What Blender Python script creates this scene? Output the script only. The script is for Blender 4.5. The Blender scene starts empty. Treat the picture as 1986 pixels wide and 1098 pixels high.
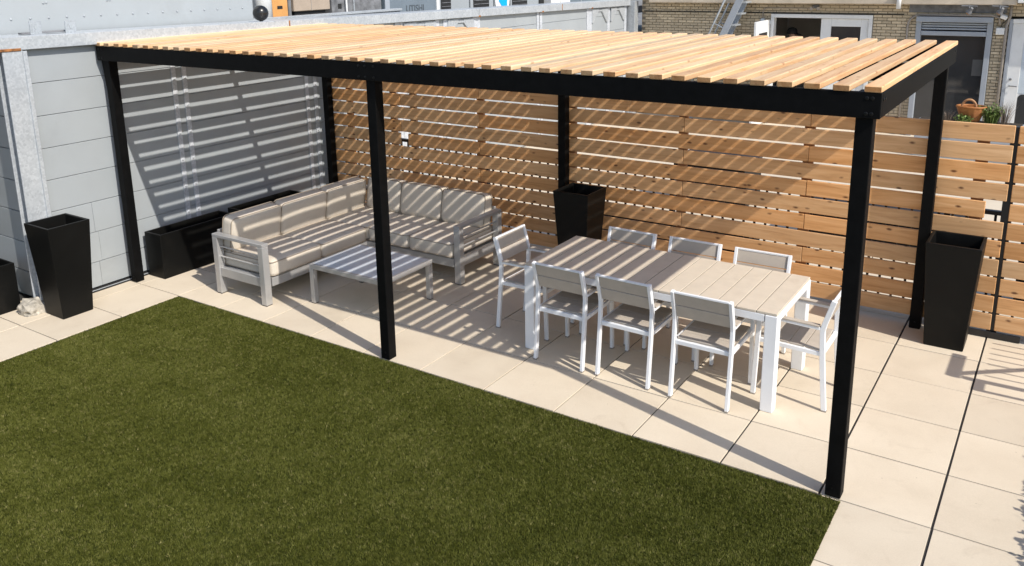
import bpy, bmesh, math, random
import numpy as np
from mathutils import Vector, Matrix

random.seed(7)
rng = np.random.default_rng(11)
S = bpy.context.scene
COL = S.collection
PI = math.pi

# ------------------------------------------------------------------ camera
CAM_POS = Vector((0.97938, -4.74041, 3.06190))
cam_d = bpy.data.cameras.new('camera')
cam = bpy.data.objects.new('camera', cam_d)
COL.objects.link(cam)
ax_r = Vector((0.83149247, 0.55527013, -0.01718589))
ax_u = Vector((-0.11983233, 0.20947929, 0.9704425))
ax_d = Vector((-0.54245782, 0.8048562, -0.24071977))
m = Matrix((ax_r, ax_u, -ax_d)).transposed().to_4x4()
m.translation = CAM_POS
cam.matrix_world = m
cam_d.sensor_width = 36.0
cam_d.lens = 36.0 * 1657.26 / 1986.0
cam_d.shift_x = 14.5 / 1986.0
cam_d.shift_y = -198.9 / 1986.0
cam_d.clip_start = 0.05
cam_d.clip_end = 2000
S.camera = cam

# ------------------------------------------------------------------ sky, sun, exposure
SUN = Vector((1.04, -0.265, 1.0)).normalized()
w = bpy.data.worlds.new('World'); S.world = w; w.use_nodes = True
nt = w.node_tree
bg = nt.nodes['Background']
sky = nt.nodes.new('ShaderNodeTexSky'); sky.sky_type = 'NISHITA'; sky.sun_disc = False
sky.sun_elevation = math.asin(SUN.z)
sky.sun_rotation = math.atan2(SUN.x, SUN.y)
nt.links.new(sky.outputs[0], bg.inputs[0])
bg.inputs[1].default_value = 0.135
sd = bpy.data.lights.new('sun', 'SUN'); sd.energy = 3.7; sd.angle = math.radians(0.5); sd.color = (1.0, 0.94, 0.845)
so = bpy.data.objects.new('sun', sd); COL.objects.link(so)
so.rotation_euler = SUN.to_track_quat('Z', 'Y').to_euler(); so.location = (6, -4, 9)
S.view_settings.view_transform = 'Standard'; S.view_settings.look = 'None'
S.view_settings.gamma = 1.0; S.view_settings.exposure = 0.40

# ------------------------------------------------------------------ material helpers
def newmat(name):
    mt = bpy.data.materials.new(name); mt.use_nodes = True
    return mt, mt.node_tree, mt.node_tree.nodes['Principled BSDF']
def N(nt, t, **kw):
    n = nt.nodes.new(t)
    for k, v in kw.items(): setattr(n, k, v)
    return n
def ramp(nt, fac, stops):
    r = N(nt, 'ShaderNodeValToRGB'); el = r.color_ramp.elements
    while len(el) < len(stops): el.new(0.5)
    for e, (p, c) in zip(el, stops):
        e.position = p; e.color = (c[0], c[1], c[2], 1)
    nt.links.new(fac, r.inputs[0]); return r.outputs[0]
def mixc(nt, fac, a, b, mode='MIX'):
    x = N(nt, 'ShaderNodeMix', data_type='RGBA', blend_type=mode)
    if isinstance(fac, (int, float)): x.inputs[0].default_value = fac
    else: nt.links.new(fac, x.inputs[0])
    for i, s in ((6, a), (7, b)):
        if isinstance(s, (tuple, list)): x.inputs[i].default_value = (s[0], s[1], s[2], 1)
        else: nt.links.new(s, x.inputs[i])
    return x.outputs[2]
def math_(nt, op, a, b=None):
    x = N(nt, 'ShaderNodeMath', operation=op)
    for i, s in ((0, a), (1, b)):
        if s is None: continue
        if isinstance(s, (int, float)): x.inputs[i].default_value = s
        else: nt.links.new(s, x.inputs[i])
    return x.outputs[0]
def objcoord(nt, scale, seed=True):
    tc = N(nt, 'ShaderNodeTexCoord'); mp = N(nt, 'ShaderNodeMapping')
    mp.inputs['Scale'].default_value = scale
    if seed:
        oi = N(nt, 'ShaderNodeObjectInfo'); cx = N(nt, 'ShaderNodeCombineXYZ')
        for i, k in enumerate((37.0, 91.0, 53.0)):
            nt.links.new(math_(nt, 'MULTIPLY', oi.outputs['Random'], k), cx.inputs[i])
        va = N(nt, 'ShaderNodeVectorMath', operation='ADD')
        nt.links.new(tc.outputs['Object'], va.inputs[0]); nt.links.new(cx.outputs[0], va.inputs[1])
        nt.links.new(va.outputs[0], mp.inputs[0])
    else:
        nt.links.new(tc.outputs['Object'], mp.inputs[0])
    return mp.outputs[0]
def noise(nt, vec, scale, detail=4, rough=0.55, dist=0.0):
    n = N(nt, 'ShaderNodeTexNoise'); n.inputs['Scale'].default_value = scale
    n.inputs['Detail'].default_value = detail; n.inputs['Roughness'].default_value = rough
    n.inputs['Distortion'].default_value = dist
    nt.links.new(vec, n.inputs['Vector']); return n.outputs[0]
def bump(nt, h, bs, strength=0.2, dist=0.01):
    b = N(nt, 'ShaderNodeBump'); b.inputs['Strength'].default_value = strength; b.inputs['Distance'].default_value = dist
    nt.links.new(h, b.inputs['Height']); nt.links.new(b.outputs[0], bs.inputs['Normal'])
def objrand(nt): return N(nt, 'ShaderNodeObjectInfo').outputs['Random']

def mat_wood(name, light, mid, dark, knot, knot_amt=1.0, rough=0.6, tint=0.16, hue=1.0):
    mt, nt, bs = newmat(name)
    v = objcoord(nt, (1.0, 13.0, 13.0))
    g = noise(nt, v, 1.6, 7, 0.6, 0.9)
    v2 = objcoord(nt, (2.5, 90.0, 90.0))
    f = noise(nt, v2, 1.2, 3, 0.5, 0.2)
    c = ramp(nt, g, [(0.30, dark), (0.46, mid), (0.68, light)])
    c = mixc(nt, math_(nt, 'MULTIPLY', f, 0.35), c, mid, 'MULTIPLY')
    # knots
    v3 = objcoord(nt, (6.5, 14.0, 14.0))
    vo = N(nt, 'ShaderNodeTexVoronoi'); vo.inputs['Scale'].default_value = 1.0
    nt.links.new(v3, vo.inputs['Vector'])
    wob = noise(nt, v3, 3.0, 2)
    d = math_(nt, 'ADD', vo.outputs['Distance'], math_(nt, 'MULTIPLY', wob, 0.12))
    core = N(nt, 'ShaderNodeMapRange'); core.inputs[1].default_value = 0.255; core.inputs[2].default_value = 0.13
    nt.links.new(d, core.inputs[0])
    sep = N(nt, 'ShaderNodeSeparateColor'); nt.links.new(vo.outputs['Color'], sep.inputs[0])
    gate = math_(nt, 'GREATER_THAN', sep.outputs[0], 0.42)
    k = math_(nt, 'MULTIPLY', math_(nt, 'MULTIPLY', core.outputs[0], gate), knot_amt)
    c = mixc(nt, k, c, knot)
    # per-board tint
    tr = N(nt, 'ShaderNodeMapRange'); tr.inputs[3].default_value = 1 - tint; tr.inputs[4].default_value = 1 + tint * 0.5
    rnd = objrand(nt); nt.links.new(rnd, tr.inputs[0])
    hs = N(nt, 'ShaderNodeHueSaturation'); nt.links.new(tr.outputs[0], hs.inputs['Value'])
    r2 = math_(nt, 'FRACT', math_(nt, 'MULTIPLY', rnd, 17.3))
    hr = N(nt, 'ShaderNodeMapRange'); hr.inputs[3].default_value = 0.5 - 0.009 * hue; hr.inputs[4].default_value = 0.5 + 0.006 * hue; nt.links.new(r2, hr.inputs[0]); nt.links.new(hr.outputs[0], hs.inputs['Hue'])
    sr = N(nt, 'ShaderNodeMapRange'); sr.inputs[3].default_value = 1 + 0.12 * hue; sr.inputs[4].default_value = 1 - 0.16 * hue; nt.links.new(r2, sr.inputs[0]); nt.links.new(sr.outputs[0], hs.inputs['Saturation']); nt.links.new(c, hs.inputs['Color'])
    nt.links.new(hs.outputs[0], bs.inputs['Base Color'])
    bs.inputs['Roughness'].default_value = rough
    bump(nt, f, bs, 0.25, 0.002)
    return mt

def mat_plain(name, col, rough=0.5, metal=0.0, var=0.08, vscale=6.0, bmp=0.0, bscale=200.0, spec=0.5, grime=None):
    mt, nt, bs = newmat(name)
    v = objcoord(nt, (1, 1, 1))
    n1 = noise(nt, v, vscale, 5, 0.6)
    lo = tuple(max(0, x * (1 - var)) for x in col); hi = tuple(min(1, x * (1 + var)) for x in col)
    c = ramp(nt, n1, [(0.3, lo), (0.7, hi)])
    if grime:
        n2 = noise(nt, v, vscale * 0.6, 6, 0.65, 0.4)
        mr = N(nt, 'ShaderNodeMapRange'); mr.inputs[1].default_value = 0.55; mr.inputs[2].default_value = 0.75
        nt.links.new(n2, mr.inputs[0])
        c = mixc(nt, math_(nt, 'MULTIPLY', mr.outputs[0], grime[1]), c, grime[0])
    nt.links.new(c, bs.inputs['Base Color'])
    bs.inputs['Roughness'].default_value = rough; bs.inputs['Metallic'].default_value = metal
    bs.inputs['Specular IOR Level'].default_value = spec
    if bmp: bump(nt, noise(nt, v, bscale, 3), bs, bmp, 0.003)
    return mt

def mat_paver():
    mt, nt, bs = newmat('cream_paver')
    v = objcoord(nt, (1, 1, 1))
    n1 = noise(nt, v, 2.2, 6, 0.6, 0.3)
    c = ramp(nt, n1, [(0.28, (0.580, 0.495, 0.380)), (0.5, (0.635, 0.55, 0.428)), (0.75, (0.675, 0.59, 0.465))])
    n2 = noise(nt, v, 130, 3)
    c = mixc(nt, 0.10, c, ramp(nt, n2, [(0.35, (0.45, 0.36, 0.27)), (0.65, (0.82, 0.7, 0.56))]))
    vo = N(nt, 'ShaderNodeTexVoronoi'); vo.inputs['Scale'].default_value = 9.0; nt.links.new(v, vo.inputs['Vector'])
    sp = N(nt, 'ShaderNodeMapRange'); sp.inputs[1].default_value = 0.055; sp.inputs[2].default_value = 0.03
    nt.links.new(vo.outputs['Distance'], sp.inputs[0])
    sep = N(nt, 'ShaderNodeSeparateColor'); nt.links.new(vo.outputs['Color'], sep.inputs[0])
    c = mixc(nt, math_(nt, 'MULTIPLY', math_(nt, 'MULTIPLY', sp.outputs[0], math_(nt, 'GREATER_THAN', sep.outputs[1], 0.72)), 0.5), c, (0.3, 0.24, 0.17))
    n3 = noise(nt, v, 3.5, 5, 0.7, 1.0)
    st = N(nt, 'ShaderNodeMapRange'); st.inputs[1].default_value = 0.60; st.inputs[2].default_value = 0.80
    nt.links.new(n3, st.inputs[0])
    c = mixc(nt, math_(nt, 'MULTIPLY', st.outputs[0], 0.38), c, (0.42, 0.34, 0.25))
    tr = N(nt, 'ShaderNodeMapRange'); tr.inputs[3].default_value = 0.935; tr.inputs[4].default_value = 1.035
    nt.links.new(objrand(nt), tr.inputs[0])
    hs = N(nt, 'ShaderNodeHueSaturation'); nt.links.new(tr.outputs[0], hs.inputs['Value']); nt.links.new(c, hs.inputs['Color'])
    nt.links.new(hs.outputs[0], bs.inputs['Base Color'])
    bs.inputs['Roughness'].default_value = 0.8
    bump(nt, n2, bs, 0.12, 0.002)
    return mt

def mat_galv(name, a=(0.42, 0.45, 0.48), b=(0.62, 0.65, 0.68), rust=0.0, metal=0.35, rough=0.42):
    mt, nt, bs = newmat(name)
    v = objcoord(nt, (1, 1, 1))
    vo = N(nt, 'ShaderNodeTexVoronoi'); vo.inputs['Scale'].default_value = 55.0; nt.links.new(v, vo.inputs['Vector'])
    sep = N(nt, 'ShaderNodeSeparateColor'); nt.links.new(vo.outputs['Color'], sep.inputs[0])
    n1 = noise(nt, v, 5, 6, 0.7)
    f = math_(nt, 'ADD', math_(nt, 'MULTIPLY', sep.outputs[0], 0.3), math_(nt, 'MULTIPLY', n1, 0.75))
    c = ramp(nt, f, [(0.25, a), (0.8, b)])
    if rust:
        n2 = noise(nt, v, 3.2, 7, 0.7, 0.5)
        mr = N(nt, 'ShaderNodeMapRange'); mr.inputs[1].default_value = 0.66; mr.inputs[2].default_value = 0.74
        nt.links.new(n2, mr.inputs[0])
        c = mixc(nt, math_(nt, 'MULTIPLY', mr.outputs[0], rust), c, (0.36, 0.2, 0.1))
    nt.links.new(c, bs.inputs['Base Color'])
    bs.inputs['Metallic'].default_value = metal; bs.inputs['Roughness'].default_value = rough
    return mt

def mat_fabric(name, col):
    mt, nt, bs = newmat(name)
    v = objcoord(nt, (1, 1, 1))
    n1 = noise(nt, v, 3.5, 4); n2 = noise(nt, v, 350, 2)
    c = ramp(nt, n1, [(0.3, tuple(x * 0.93 for x in col)), (0.7, tuple(x * 1.05 for x in col))])
    c = mixc(nt, 0.25, c, ramp(nt, n2, [(0.35, tuple(x * 0.6 for x in col)), (0.65, tuple(min(1, x * 1.35) for x in col))]))
    nt.links.new(c, bs.inputs['Base Color'])
    bs.inputs['Roughness'].default_value = 0.95; bs.inputs['Specular IOR Level'].default_value = 0.15
    bump(nt, n2, bs, 0.25, 0.002)
    return mt

M = {}
M['cedar'] = mat_wood('cedar_boards', (0.83, 0.52, 0.262), (0.72, 0.415, 0.182), (0.58, 0.31, 0.125), (0.15, 0.06, 0.02), 1.0, 0.6, 0.17, 0.55)
M['cedar_post'] = mat_wood('cedar_post', (0.46, 0.24, 0.10), (0.38, 0.18, 0.07), (0.28, 0.12, 0.04), (0.1, 0.04, 0.015), 0.6)
M['pine'] = mat_wood('new_pine_slats', (0.80, 0.585, 0.350), (0.74, 0.50, 0.275), (0.63, 0.375, 0.185), (0.30, 0.13, 0.05), 0.6, 0.6, 0.20)
M['pine_end'] = mat_wood('pine_end_grain', (0.50, 0.31, 0.14), (0.40, 0.22, 0.09), (0.27, 0.13, 0.05), (0.2, 0.1, 0.04), 0.2)
M['black_wood'] = mat_plain('black_stained_wood', (0.0028, 0.0028, 0.0030), 0.6, 0, 0.4, 14, 0.15, 90, 0.11)
M['planter'] = mat_plain('satin_black_planter', (0.0045, 0.0045, 0.0042), 0.45, 0, 0.25, 3, 0.05, 260, 0.18, grime=((0.022, 0.020, 0.017), 0.45))
M['soil'] = mat_plain('dark_soil', (0.03, 0.024, 0.018), 0.95, 0, 0.5, 30, 0.8, 60)
M['paver'] = mat_paver()
M['slab'] = mat_plain('dark_roof_membrane', (0.03, 0.029, 0.028), 0.9, 0, 0.3, 4)
M['ground'] = mat_plain('grey_roofing', (0.2, 0.2, 0.2), 0.9, 0, 0.2, 0.3)
M['panel'] = mat_plain('grey_painted_panel', (0.335, 0.362, 0.382), 0.38, 0.0, 0.05, 1.7, 0.03, 14, 0.5, grime=((0.24, 0.25, 0.25), 0.35))
M['galv'] = mat_galv('galvanised_steel', (0.40, 0.43, 0.46), (0.60, 0.63, 0.66), 0.55)
M['strap'] = mat_galv('bright_zinc_strap', (0.40, 0.43, 0.47), (0.66, 0.69, 0.74), 0.0, 0.15, 0.38)
M['galv_dull'] = mat_galv('dull_galvanised_steel', (0.30, 0.32, 0.34), (0.46, 0.49, 0.52), 0.0, 0.3, 0.5)
M['rust'] = mat_plain('rusty_steel', (0.30, 0.13, 0.045), 0.85, 0.2, 0.5, 25)
M['alu'] = mat_plain('brushed_silver_aluminium', (0.46, 0.455, 0.45), 0.36, 0.45, 0.05, 9, 0.03, 300)
M['white'] = mat_plain('white_powder_coat', (0.80, 0.81, 0.83), 0.35, 0, 0.03, 6)
M['teakresin'] = mat_plain('taupe_resin_slat', (0.60, 0.525, 0.425), 0.6, 0, 0.05, 10, 0.12, 120, 0.4, grime=((0.46, 0.39, 0.30), 0.45))
M['gap_shade_board'] = mat_plain('plank_gap_shade', (0.13, 0.11, 0.09), 0.8, 0, 0.1, 9)  # dark tone standing in for shade between the table planks
M['taupe_dark'] = mat_plain('taupe_chair_slat', (0.45, 0.395, 0.335), 0.62, 0, 0.06, 12, 0.1, 140, 0.4)
M['cushion'] = mat_fabric('sand_cushion_fabric', (0.61, 0.545, 0.46))
M['piping'] = mat_fabric('cushion_piping', (0.34, 0.285, 0.225))
M['coffee_top'] = mat_plain('pale_grey_glass_top', (0.60, 0.66, 0.73), 0.22, 0.1, 0.04, 5)
M['black_rubber'] = mat_plain('black_rubber', (0.015, 0.015, 0.015), 0.7, 0, 0.2, 20)
M['black_metal'] = mat_plain('black_painted_metal', (0.012, 0.012, 0.013), 0.4, 0, 0.2, 20)
M['bolt'] = mat_plain('dark_bolt', (0.004, 0.004, 0.004), 0.4, 0.5, 0.1, 20)
M['concrete'] = mat_plain('rough_concrete', (0.36, 0.33, 0.28), 0.95, 0, 0.5, 18, 1.0, 35)
M['mortar'] = mat_plain('grey_brown_mortar', (0.27, 0.225, 0.165), 0.95, 0, 0.2, 20)
M['canopy'] = mat_plain('beige_fascia', (0.56, 0.48, 0.38), 0.8, 0, 0.18, 3, grime=((0.25, 0.2, 0.15), 0.5))
M['room'] = mat_plain('dark_room', (0.55, 0.52, 0.48), 0.9, 0, 0.1, 2)
M['glass'] = mat_plain('dark_window_glass', (0.04, 0.041, 0.043), 0.05, 0, 0.15, 2, 0, 1, 0.6)
M['pane_reflection'] = mat_plain('dim_reflection', (0.085, 0.085, 0.085), 0.7, 0, 0.1, 4)  # dim grey standing in for a reflection on the door glass
M['frost'] = mat_plain('pale_blue_glass', (0.55, 0.62, 0.68), 0.25, 0, 0.05, 3)
M['doorwhite'] = mat_plain('white_door_paint', (0.74, 0.75, 0.75), 0.45, 0, 0.04, 4, grime=((0.5, 0.48, 0.45), 0.3))
M['greypaint'] = mat_plain('blue_grey_paint', (0.33, 0.36, 0.40), 0.45, 0, 0.06, 5)
M['conduit'] = mat_plain('grey_conduit', (0.30, 0.27, 0.24), 0.6, 0, 0.1, 9)
M['cabinet'] = mat_plain('slate_blue_cabinet', (0.155, 0.19, 0.225), 0.5, 0, 0.08, 3)
M['letters'] = mat_plain('faded_dark_lettering', (0.075, 0.09, 0.105), 0.6, 0, 0.1, 9)
M['cardboard'] = mat_plain('dusty_brown_box', (0.38, 0.31, 0.245), 0.85, 0, 0.08, 4)
M['orange_wood'] = mat_plain('orange_plywood', (0.62, 0.31, 0.10), 0.6, 0, 0.12, 6)
M['darkgrey'] = mat_plain('mottled_dark_grey', (0.16, 0.165, 0.175), 0.8, 0, 0.4, 9)
M['ball'] = mat_plain('black_gloss_ball', (0.012, 0.012, 0.012), 0.28, 0, 0.1, 6)
M['blue'] = mat_plain('bright_blue_print', (0.0, 0.38, 0.95), 0.4, 0, 0.02, 3)
M['wicker'] = mat_wood('wicker', (0.50, 0.245, 0.085), (0.38, 0.165, 0.05), (0.22, 0.09, 0.03), (0.1, 0.04, 0.02), 0.3)
M['leaf'] = mat_plain('green_leaf', (0.13, 0.19, 0.045), 0.6, 0, 0.35, 18)
M['drytwig'] = mat_plain('dry_twig', (0.20, 0.16, 0.13), 0.85, 0, 0.3, 18)
M['orange_lamp'] = mat_plain('amber_lamp_lens', (0.60, 0.24, 0.03), 0.35, 0, 0.1, 9)
M['skin'] = mat_plain('skin', (0.32, 0.19, 0.13), 0.6, 0, 0.08, 10)
M['cap'] = mat_plain('dark_cap_cloth', (0.012, 0.012, 0.013), 0.9, 0, 0.1, 10)
M['shirt'] = mat_plain('dark_shirt_cloth', (0.018, 0.02, 0.026), 0.9, 0, 0.2, 10)

def mat_brick():
    mt, nt, bs = newmat('tan_brick')
    v = objcoord(nt, (1, 1, 1)); n1 = noise(nt, v, 22, 5, 0.65)
    c = ramp(nt, n1, [(0.3, (0.52, 0.425, 0.29)), (0.7, (0.65, 0.545, 0.39))])
    tr = N(nt, 'ShaderNodeMapRange'); tr.inputs[3].default_value = 0.78; tr.inputs[4].default_value = 1.12
    nt.links.new(objrand(nt), tr.inputs[0])
    hs = N(nt, 'ShaderNodeHueSaturation'); nt.links.new(tr.outputs[0], hs.inputs['Value']); nt.links.new(c, hs.inputs['Color'])
    nt.links.new(hs.outputs[0], bs.inputs['Base Color']); bs.inputs['Roughness'].default_value = 0.9
    return mt
M['brick'] = mat_brick()

def mat_turf():
    mt, nt, bs = newmat('turf_blades')
    at = N(nt, 'ShaderNodeAttribute', attribute_name='tone', attribute_type='GEOMETRY')
    c = ramp(nt, at.outputs['Fac'], [(0.0, (0.036, 0.044, 0.007)), (0.45, (0.087, 0.095, 0.017)), (0.82, (0.153, 0.157, 0.041)), (1.0, (0.27, 0.24, 0.10))])
    nt.links.new(c, bs.inputs['Base Color']); bs.inputs['Roughness'].default_value = 0.5
    bs.inputs['Specular IOR Level'].default_value = 0.1
    return mt
M['turf'] = mat_turf()
M['turf_base'] = mat_plain('turf_backing', (0.035, 0.040, 0.010), 1.0, 0, 0.3, 60, spec=0.0)

# ------------------------------------------------------------------ geometry helpers
_cache = {}
def box_mesh(sx, sy, sz, bev=0.004, end=False):
    key = (round(sx, 4), round(sy, 4), round(sz, 4), round(bev, 4), end)
    if key in _cache: return _cache[key]
    bm = bmesh.new(); bmesh.ops.create_cube(bm, size=1.0)
    bmesh.ops.scale(bm, vec=(sx, sy, sz), verts=bm.verts)
    if bev > 0:
        bmesh.ops.bevel(bm, geom=list(bm.edges), offset=min(bev, 0.45 * min(sx, sy, sz)), segments=1, affect='EDGES', profile=0.5)
    bm.normal_update()
    if end:
        for f in bm.faces:
            if abs(f.normal.x) > 0.9: f.material_index = 1
    me = bpy.data.meshes.new('piece'); bm.to_mesh(me); bm.free()
    _cache[key] = me
    return me

def link(o, parent=None):
    COL.objects.link(o)
    if parent: o.parent = parent
    return o
def obj(name, me, mat, parent=None, loc=(0, 0, 0), rot=(0, 0, 0)):
    if me.users and len(me.materials) and me.materials[0] != M[mat]:
        me = me.copy(); me.materials.clear()
    if not len(me.materials): me.materials.append(M[mat])
    o = bpy.data.objects.new(name, me); o.location = loc; o.rotation_euler = rot
    return link(o, parent)
_mcache = {}
def box(name, size, mat, parent=None, loc=(0, 0, 0), rot=(0, 0, 0), bev=0.004, end=None):
    key = (tuple(round(s, 4) for s in size), bev, mat, end)
    if key not in _mcache:
        me = box_mesh(*size, bev, bool(end)).copy(); me.materials.append(M[mat])
        if end: me.materials.append(M[end])
        _mcache[key] = me
    o = bpy.data.objects.new(name, _mcache[key]); o.location = loc; o.rotation_euler = rot
    return link(o, parent)
def span(name, lo, hi, mat, parent=None, bev=0.004, org=(0, 0, 0)):
    s = [hi[i] - lo[i] for i in range(3)]; c = [(hi[i] + lo[i]) / 2 - org[i] for i in range(3)]
    return box(name, s, mat, parent, c, bev=bev)
def thing(name, label, cat, loc=(0, 0, 0), rz=0.0, group=None):
    o = bpy.data.objects.new(name, None); o.empty_display_size = 0.2
    o.location = loc; o.rotation_euler = (0, 0, rz); COL.objects.link(o)
    o['label'] = label; o['category'] = cat
    if group: o['group'] = group
    return o
def tag(o, label, cat, group=None):
    o['label'] = label; o['category'] = cat
    if group: o['group'] = group
    return o
def struct(o): o['kind'] = 'structure'; return o
def copy_tree(o, parent=None):
    c = o.copy(); COL.objects.link(c); c.parent = parent
    for ch in list(o.children): copy_tree(ch, c)
    return c

class MB:
    """collects shapes into one mesh"""
    def __init__(s): s.v = []; s.f = []
    def add(s, verts, faces):
        k = len(s.v); s.v += [tuple(p) for p in verts]; s.f += [tuple(i + k for i in f) for f in faces]
    def box(s, lo, hi):
        x0, y0, z0 = lo; x1, y1, z1 = hi
        s.add([(x0, y0, z0), (x1, y0, z0), (x1, y1, z0), (x0, y1, z0), (x0, y0, z1), (x1, y0, z1), (x1, y1, z1), (x0, y1, z1)],
              [(3, 2, 1, 0), (4, 5, 6, 7), (0, 1, 5, 4), (1, 2, 6, 5), (2, 3, 7, 6), (3, 0, 4, 7)])
    def tube(s, pts, r, n=8, closed=False, rect=None, cap=True):
        pts = [Vector(p) for p in pts]; L = len(pts); rings = []
        rr = r if isinstance(r, (list, tuple)) else [r] * L
        prev = None
        for i, p in enumerate(pts):
            if closed: t = (pts[(i + 1) % L] - pts[i - 1])
            elif i == 0: t = pts[1] - p
            elif i == L - 1: t = p - pts[-2]
            else: t = (pts[i + 1] - p).normalized() + (p - pts[i - 1]).normalized()
            t.normalize()
            if prev is None:
                a = Vector((0, 0, 1)) if abs(t.z) < 0.9 else Vector((1, 0, 0))
                u = t.cross(a).normalized()
            else:
                u = (prev - t * prev.dot(t)).normalized()
            prev = u; vv = t.cross(u)
            ring = []
            for k in range(n):
                an = 2 * PI * k / n
                ring.append(p + u * (math.cos(an) * rr[i]) + vv * (math.sin(an) * rr[i]))
            rings.append(ring)
        base = len(s.v)
        for rg in rings: s.v += [tuple(q) for q in rg]
        m_ = L if closed else L - 1
        for i in range(m_):
            j = (i + 1) % L
            for k in range(n):
                k2 = (k + 1) % n
                s.f.append((base + i * n + k, base + i * n + k2, base + j * n + k2, base + j * n + k))
        if not closed and cap:
            s.f.append(tuple(base + k for k in range(n))[::-1]); s.f.append(tuple(base + (L - 1) * n + k for k in range(n)))
    def bar(s, pts, wx, wy, ref):
        """rectangular section swept along pts; ref = direction of wx"""
        pts = [Vector(p) for p in pts]; ref = Vector(ref).normalized(); L = len(pts); base = len(s.v)
        for i, p in enumerate(pts):
            if i == 0: t = pts[1] - p
            elif i == L - 1: t = p - pts[-2]
            else: t = (pts[i + 1] - p).normalized() + (p - pts[i - 1]).normalized()
            t.normalize(); u = (ref - t * ref.dot(t)).normalized(); vv = t.cross(u)
            sc = 1.0
            for a, b in ((-1, -1), (1, -1), (1, 1), (-1, 1)):
                s.v.append(tuple(p + u * (a * wx / 2) + vv * (b * wy / 2)))
        for i in range(L - 1):
            for k in range(4):
                k2 = (k + 1) % 4
                s.f.append((base + i * 4 + k, base + i * 4 + k2, base + i * 4 + 4 + k2, base + i * 4 + 4 + k))
        s.f.append((base + 3, base + 2, base + 1, base)); e = base + (L - 1) * 4; s.f.append((e, e + 1, e + 2, e + 3))
    def lathe(s, prof, n=24, c=(0, 0, 0), sx=1, sy=1):
        base = len(s.v); L = len(prof)
        for r, z in prof:
            for k in range(n):
                an = 2 * PI * k / n; s.v.append((c[0] + sx * r * math.cos(an), c[1] + sy * r * math.sin(an), c[2] + z))
        for i in range(L - 1):
            for k in range(n):
                k2 = (k + 1) % n
                s.f.append((base + i * n + k, base + i * n + k2, base + (i + 1) * n + k2, base + (i + 1) * n + k))
        s.f.append(tuple(base + k for k in range(n))[::-1]); s.f.append(tuple(base + (L - 1) * n + k for k in range(n)))
    def mesh(s, smooth=False, bev=0.0):
        me = bpy.data.meshes.new('piece'); me.from_pydata(s.v, [], s.f); me.validate()
        bm = bmesh.new(); bm.from_mesh(me)
        bmesh.ops.recalc_face_normals(bm, faces=bm.faces)
        if bev:
            ed = [e for e in bm.edges if len(e.link_faces) == 2 and e.calc_face_angle() > 0.5]
            bmesh.ops.bevel(bm, geom=ed, offset=bev, segments=1, affect='EDGES', profile=0.5)
        if smooth:
            for f in bm.faces: f.smooth = True
        bm.to_mesh(me); bm.free(); return me
    def build(s, name, mat, parent=None, smooth=False, bev=0.0, loc=(0, 0, 0), rot=(0, 0, 0)):
        me = s.mesh(smooth, bev); me.materials.append(M[mat])
        o = bpy.data.objects.new(name, me); o.location = loc; o.rotation_euler = rot
        return link(o, parent)

def rounded_rect(sx, sy, r, n=5):
    pts = []
    for cx, cy, a0 in ((sx / 2 - r, sy / 2 - r, 0), (-sx / 2 + r, sy / 2 - r, PI / 2), (-sx / 2 + r, -sy / 2 + r, PI), (sx / 2 - r, -sy / 2 + r, 1.5 * PI)):
        for k in range(n + 1):
            a = a0 + PI / 2 * k / n; pts.append((cx + r * math.cos(a), cy + r * math.sin(a)))
    return pts

# ================================================================== SETTING
T = 0.61
GROUND = struct(box('ground', (600, 600, 0.2), 'ground', None, (0, 0, -0.30), bev=0))
ROOF = struct(box('roof_slab', (30, 30, 0.1), 'slab', None, (2, 0, -0.0585), bev=0))
paving = bpy.data.objects.new('terrace_paving', None); COL.objects.link(paving); struct(paving)
LX0, LX1, LY1 = -6.05, 0.128, -0.03
for i in range(-14, 5):
    for j in range(-8, 8):
        x0, x1, y0, y1 = i * T, (i + 1) * T, j * T, (j + 1) * T
        if x0 >= LX0 - 0.1 and x1 <= LX1 and y1 <= 0.1: continue
        if x1 < -6.8 and y0 > -1.3: continue
        gx = 0.014 if i in (-1, 0, 1) else 0.009
        jit = lambda a: random.uniform(-a, a)
        if x1 < -6.0 and y1 <= 0.1 and i == -11: pass
        box('paver', (T - gx, T - 0.009, 0.04), 'paver', paving, ((x0 + x1) / 2 + jit(0.001), (y0 + y1) / 2 + jit(0.001), -0.02 + jit(0.0012)), (jit(0.0015), jit(0.0015), jit(0.0012)), bev=0.002)
back_pave = struct(box('terrace_beyond_fence', (16, 9.0, 0.04), 'paver', None, (1.0, 8 * T + 4.52, -0.02), bev=0))

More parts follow.
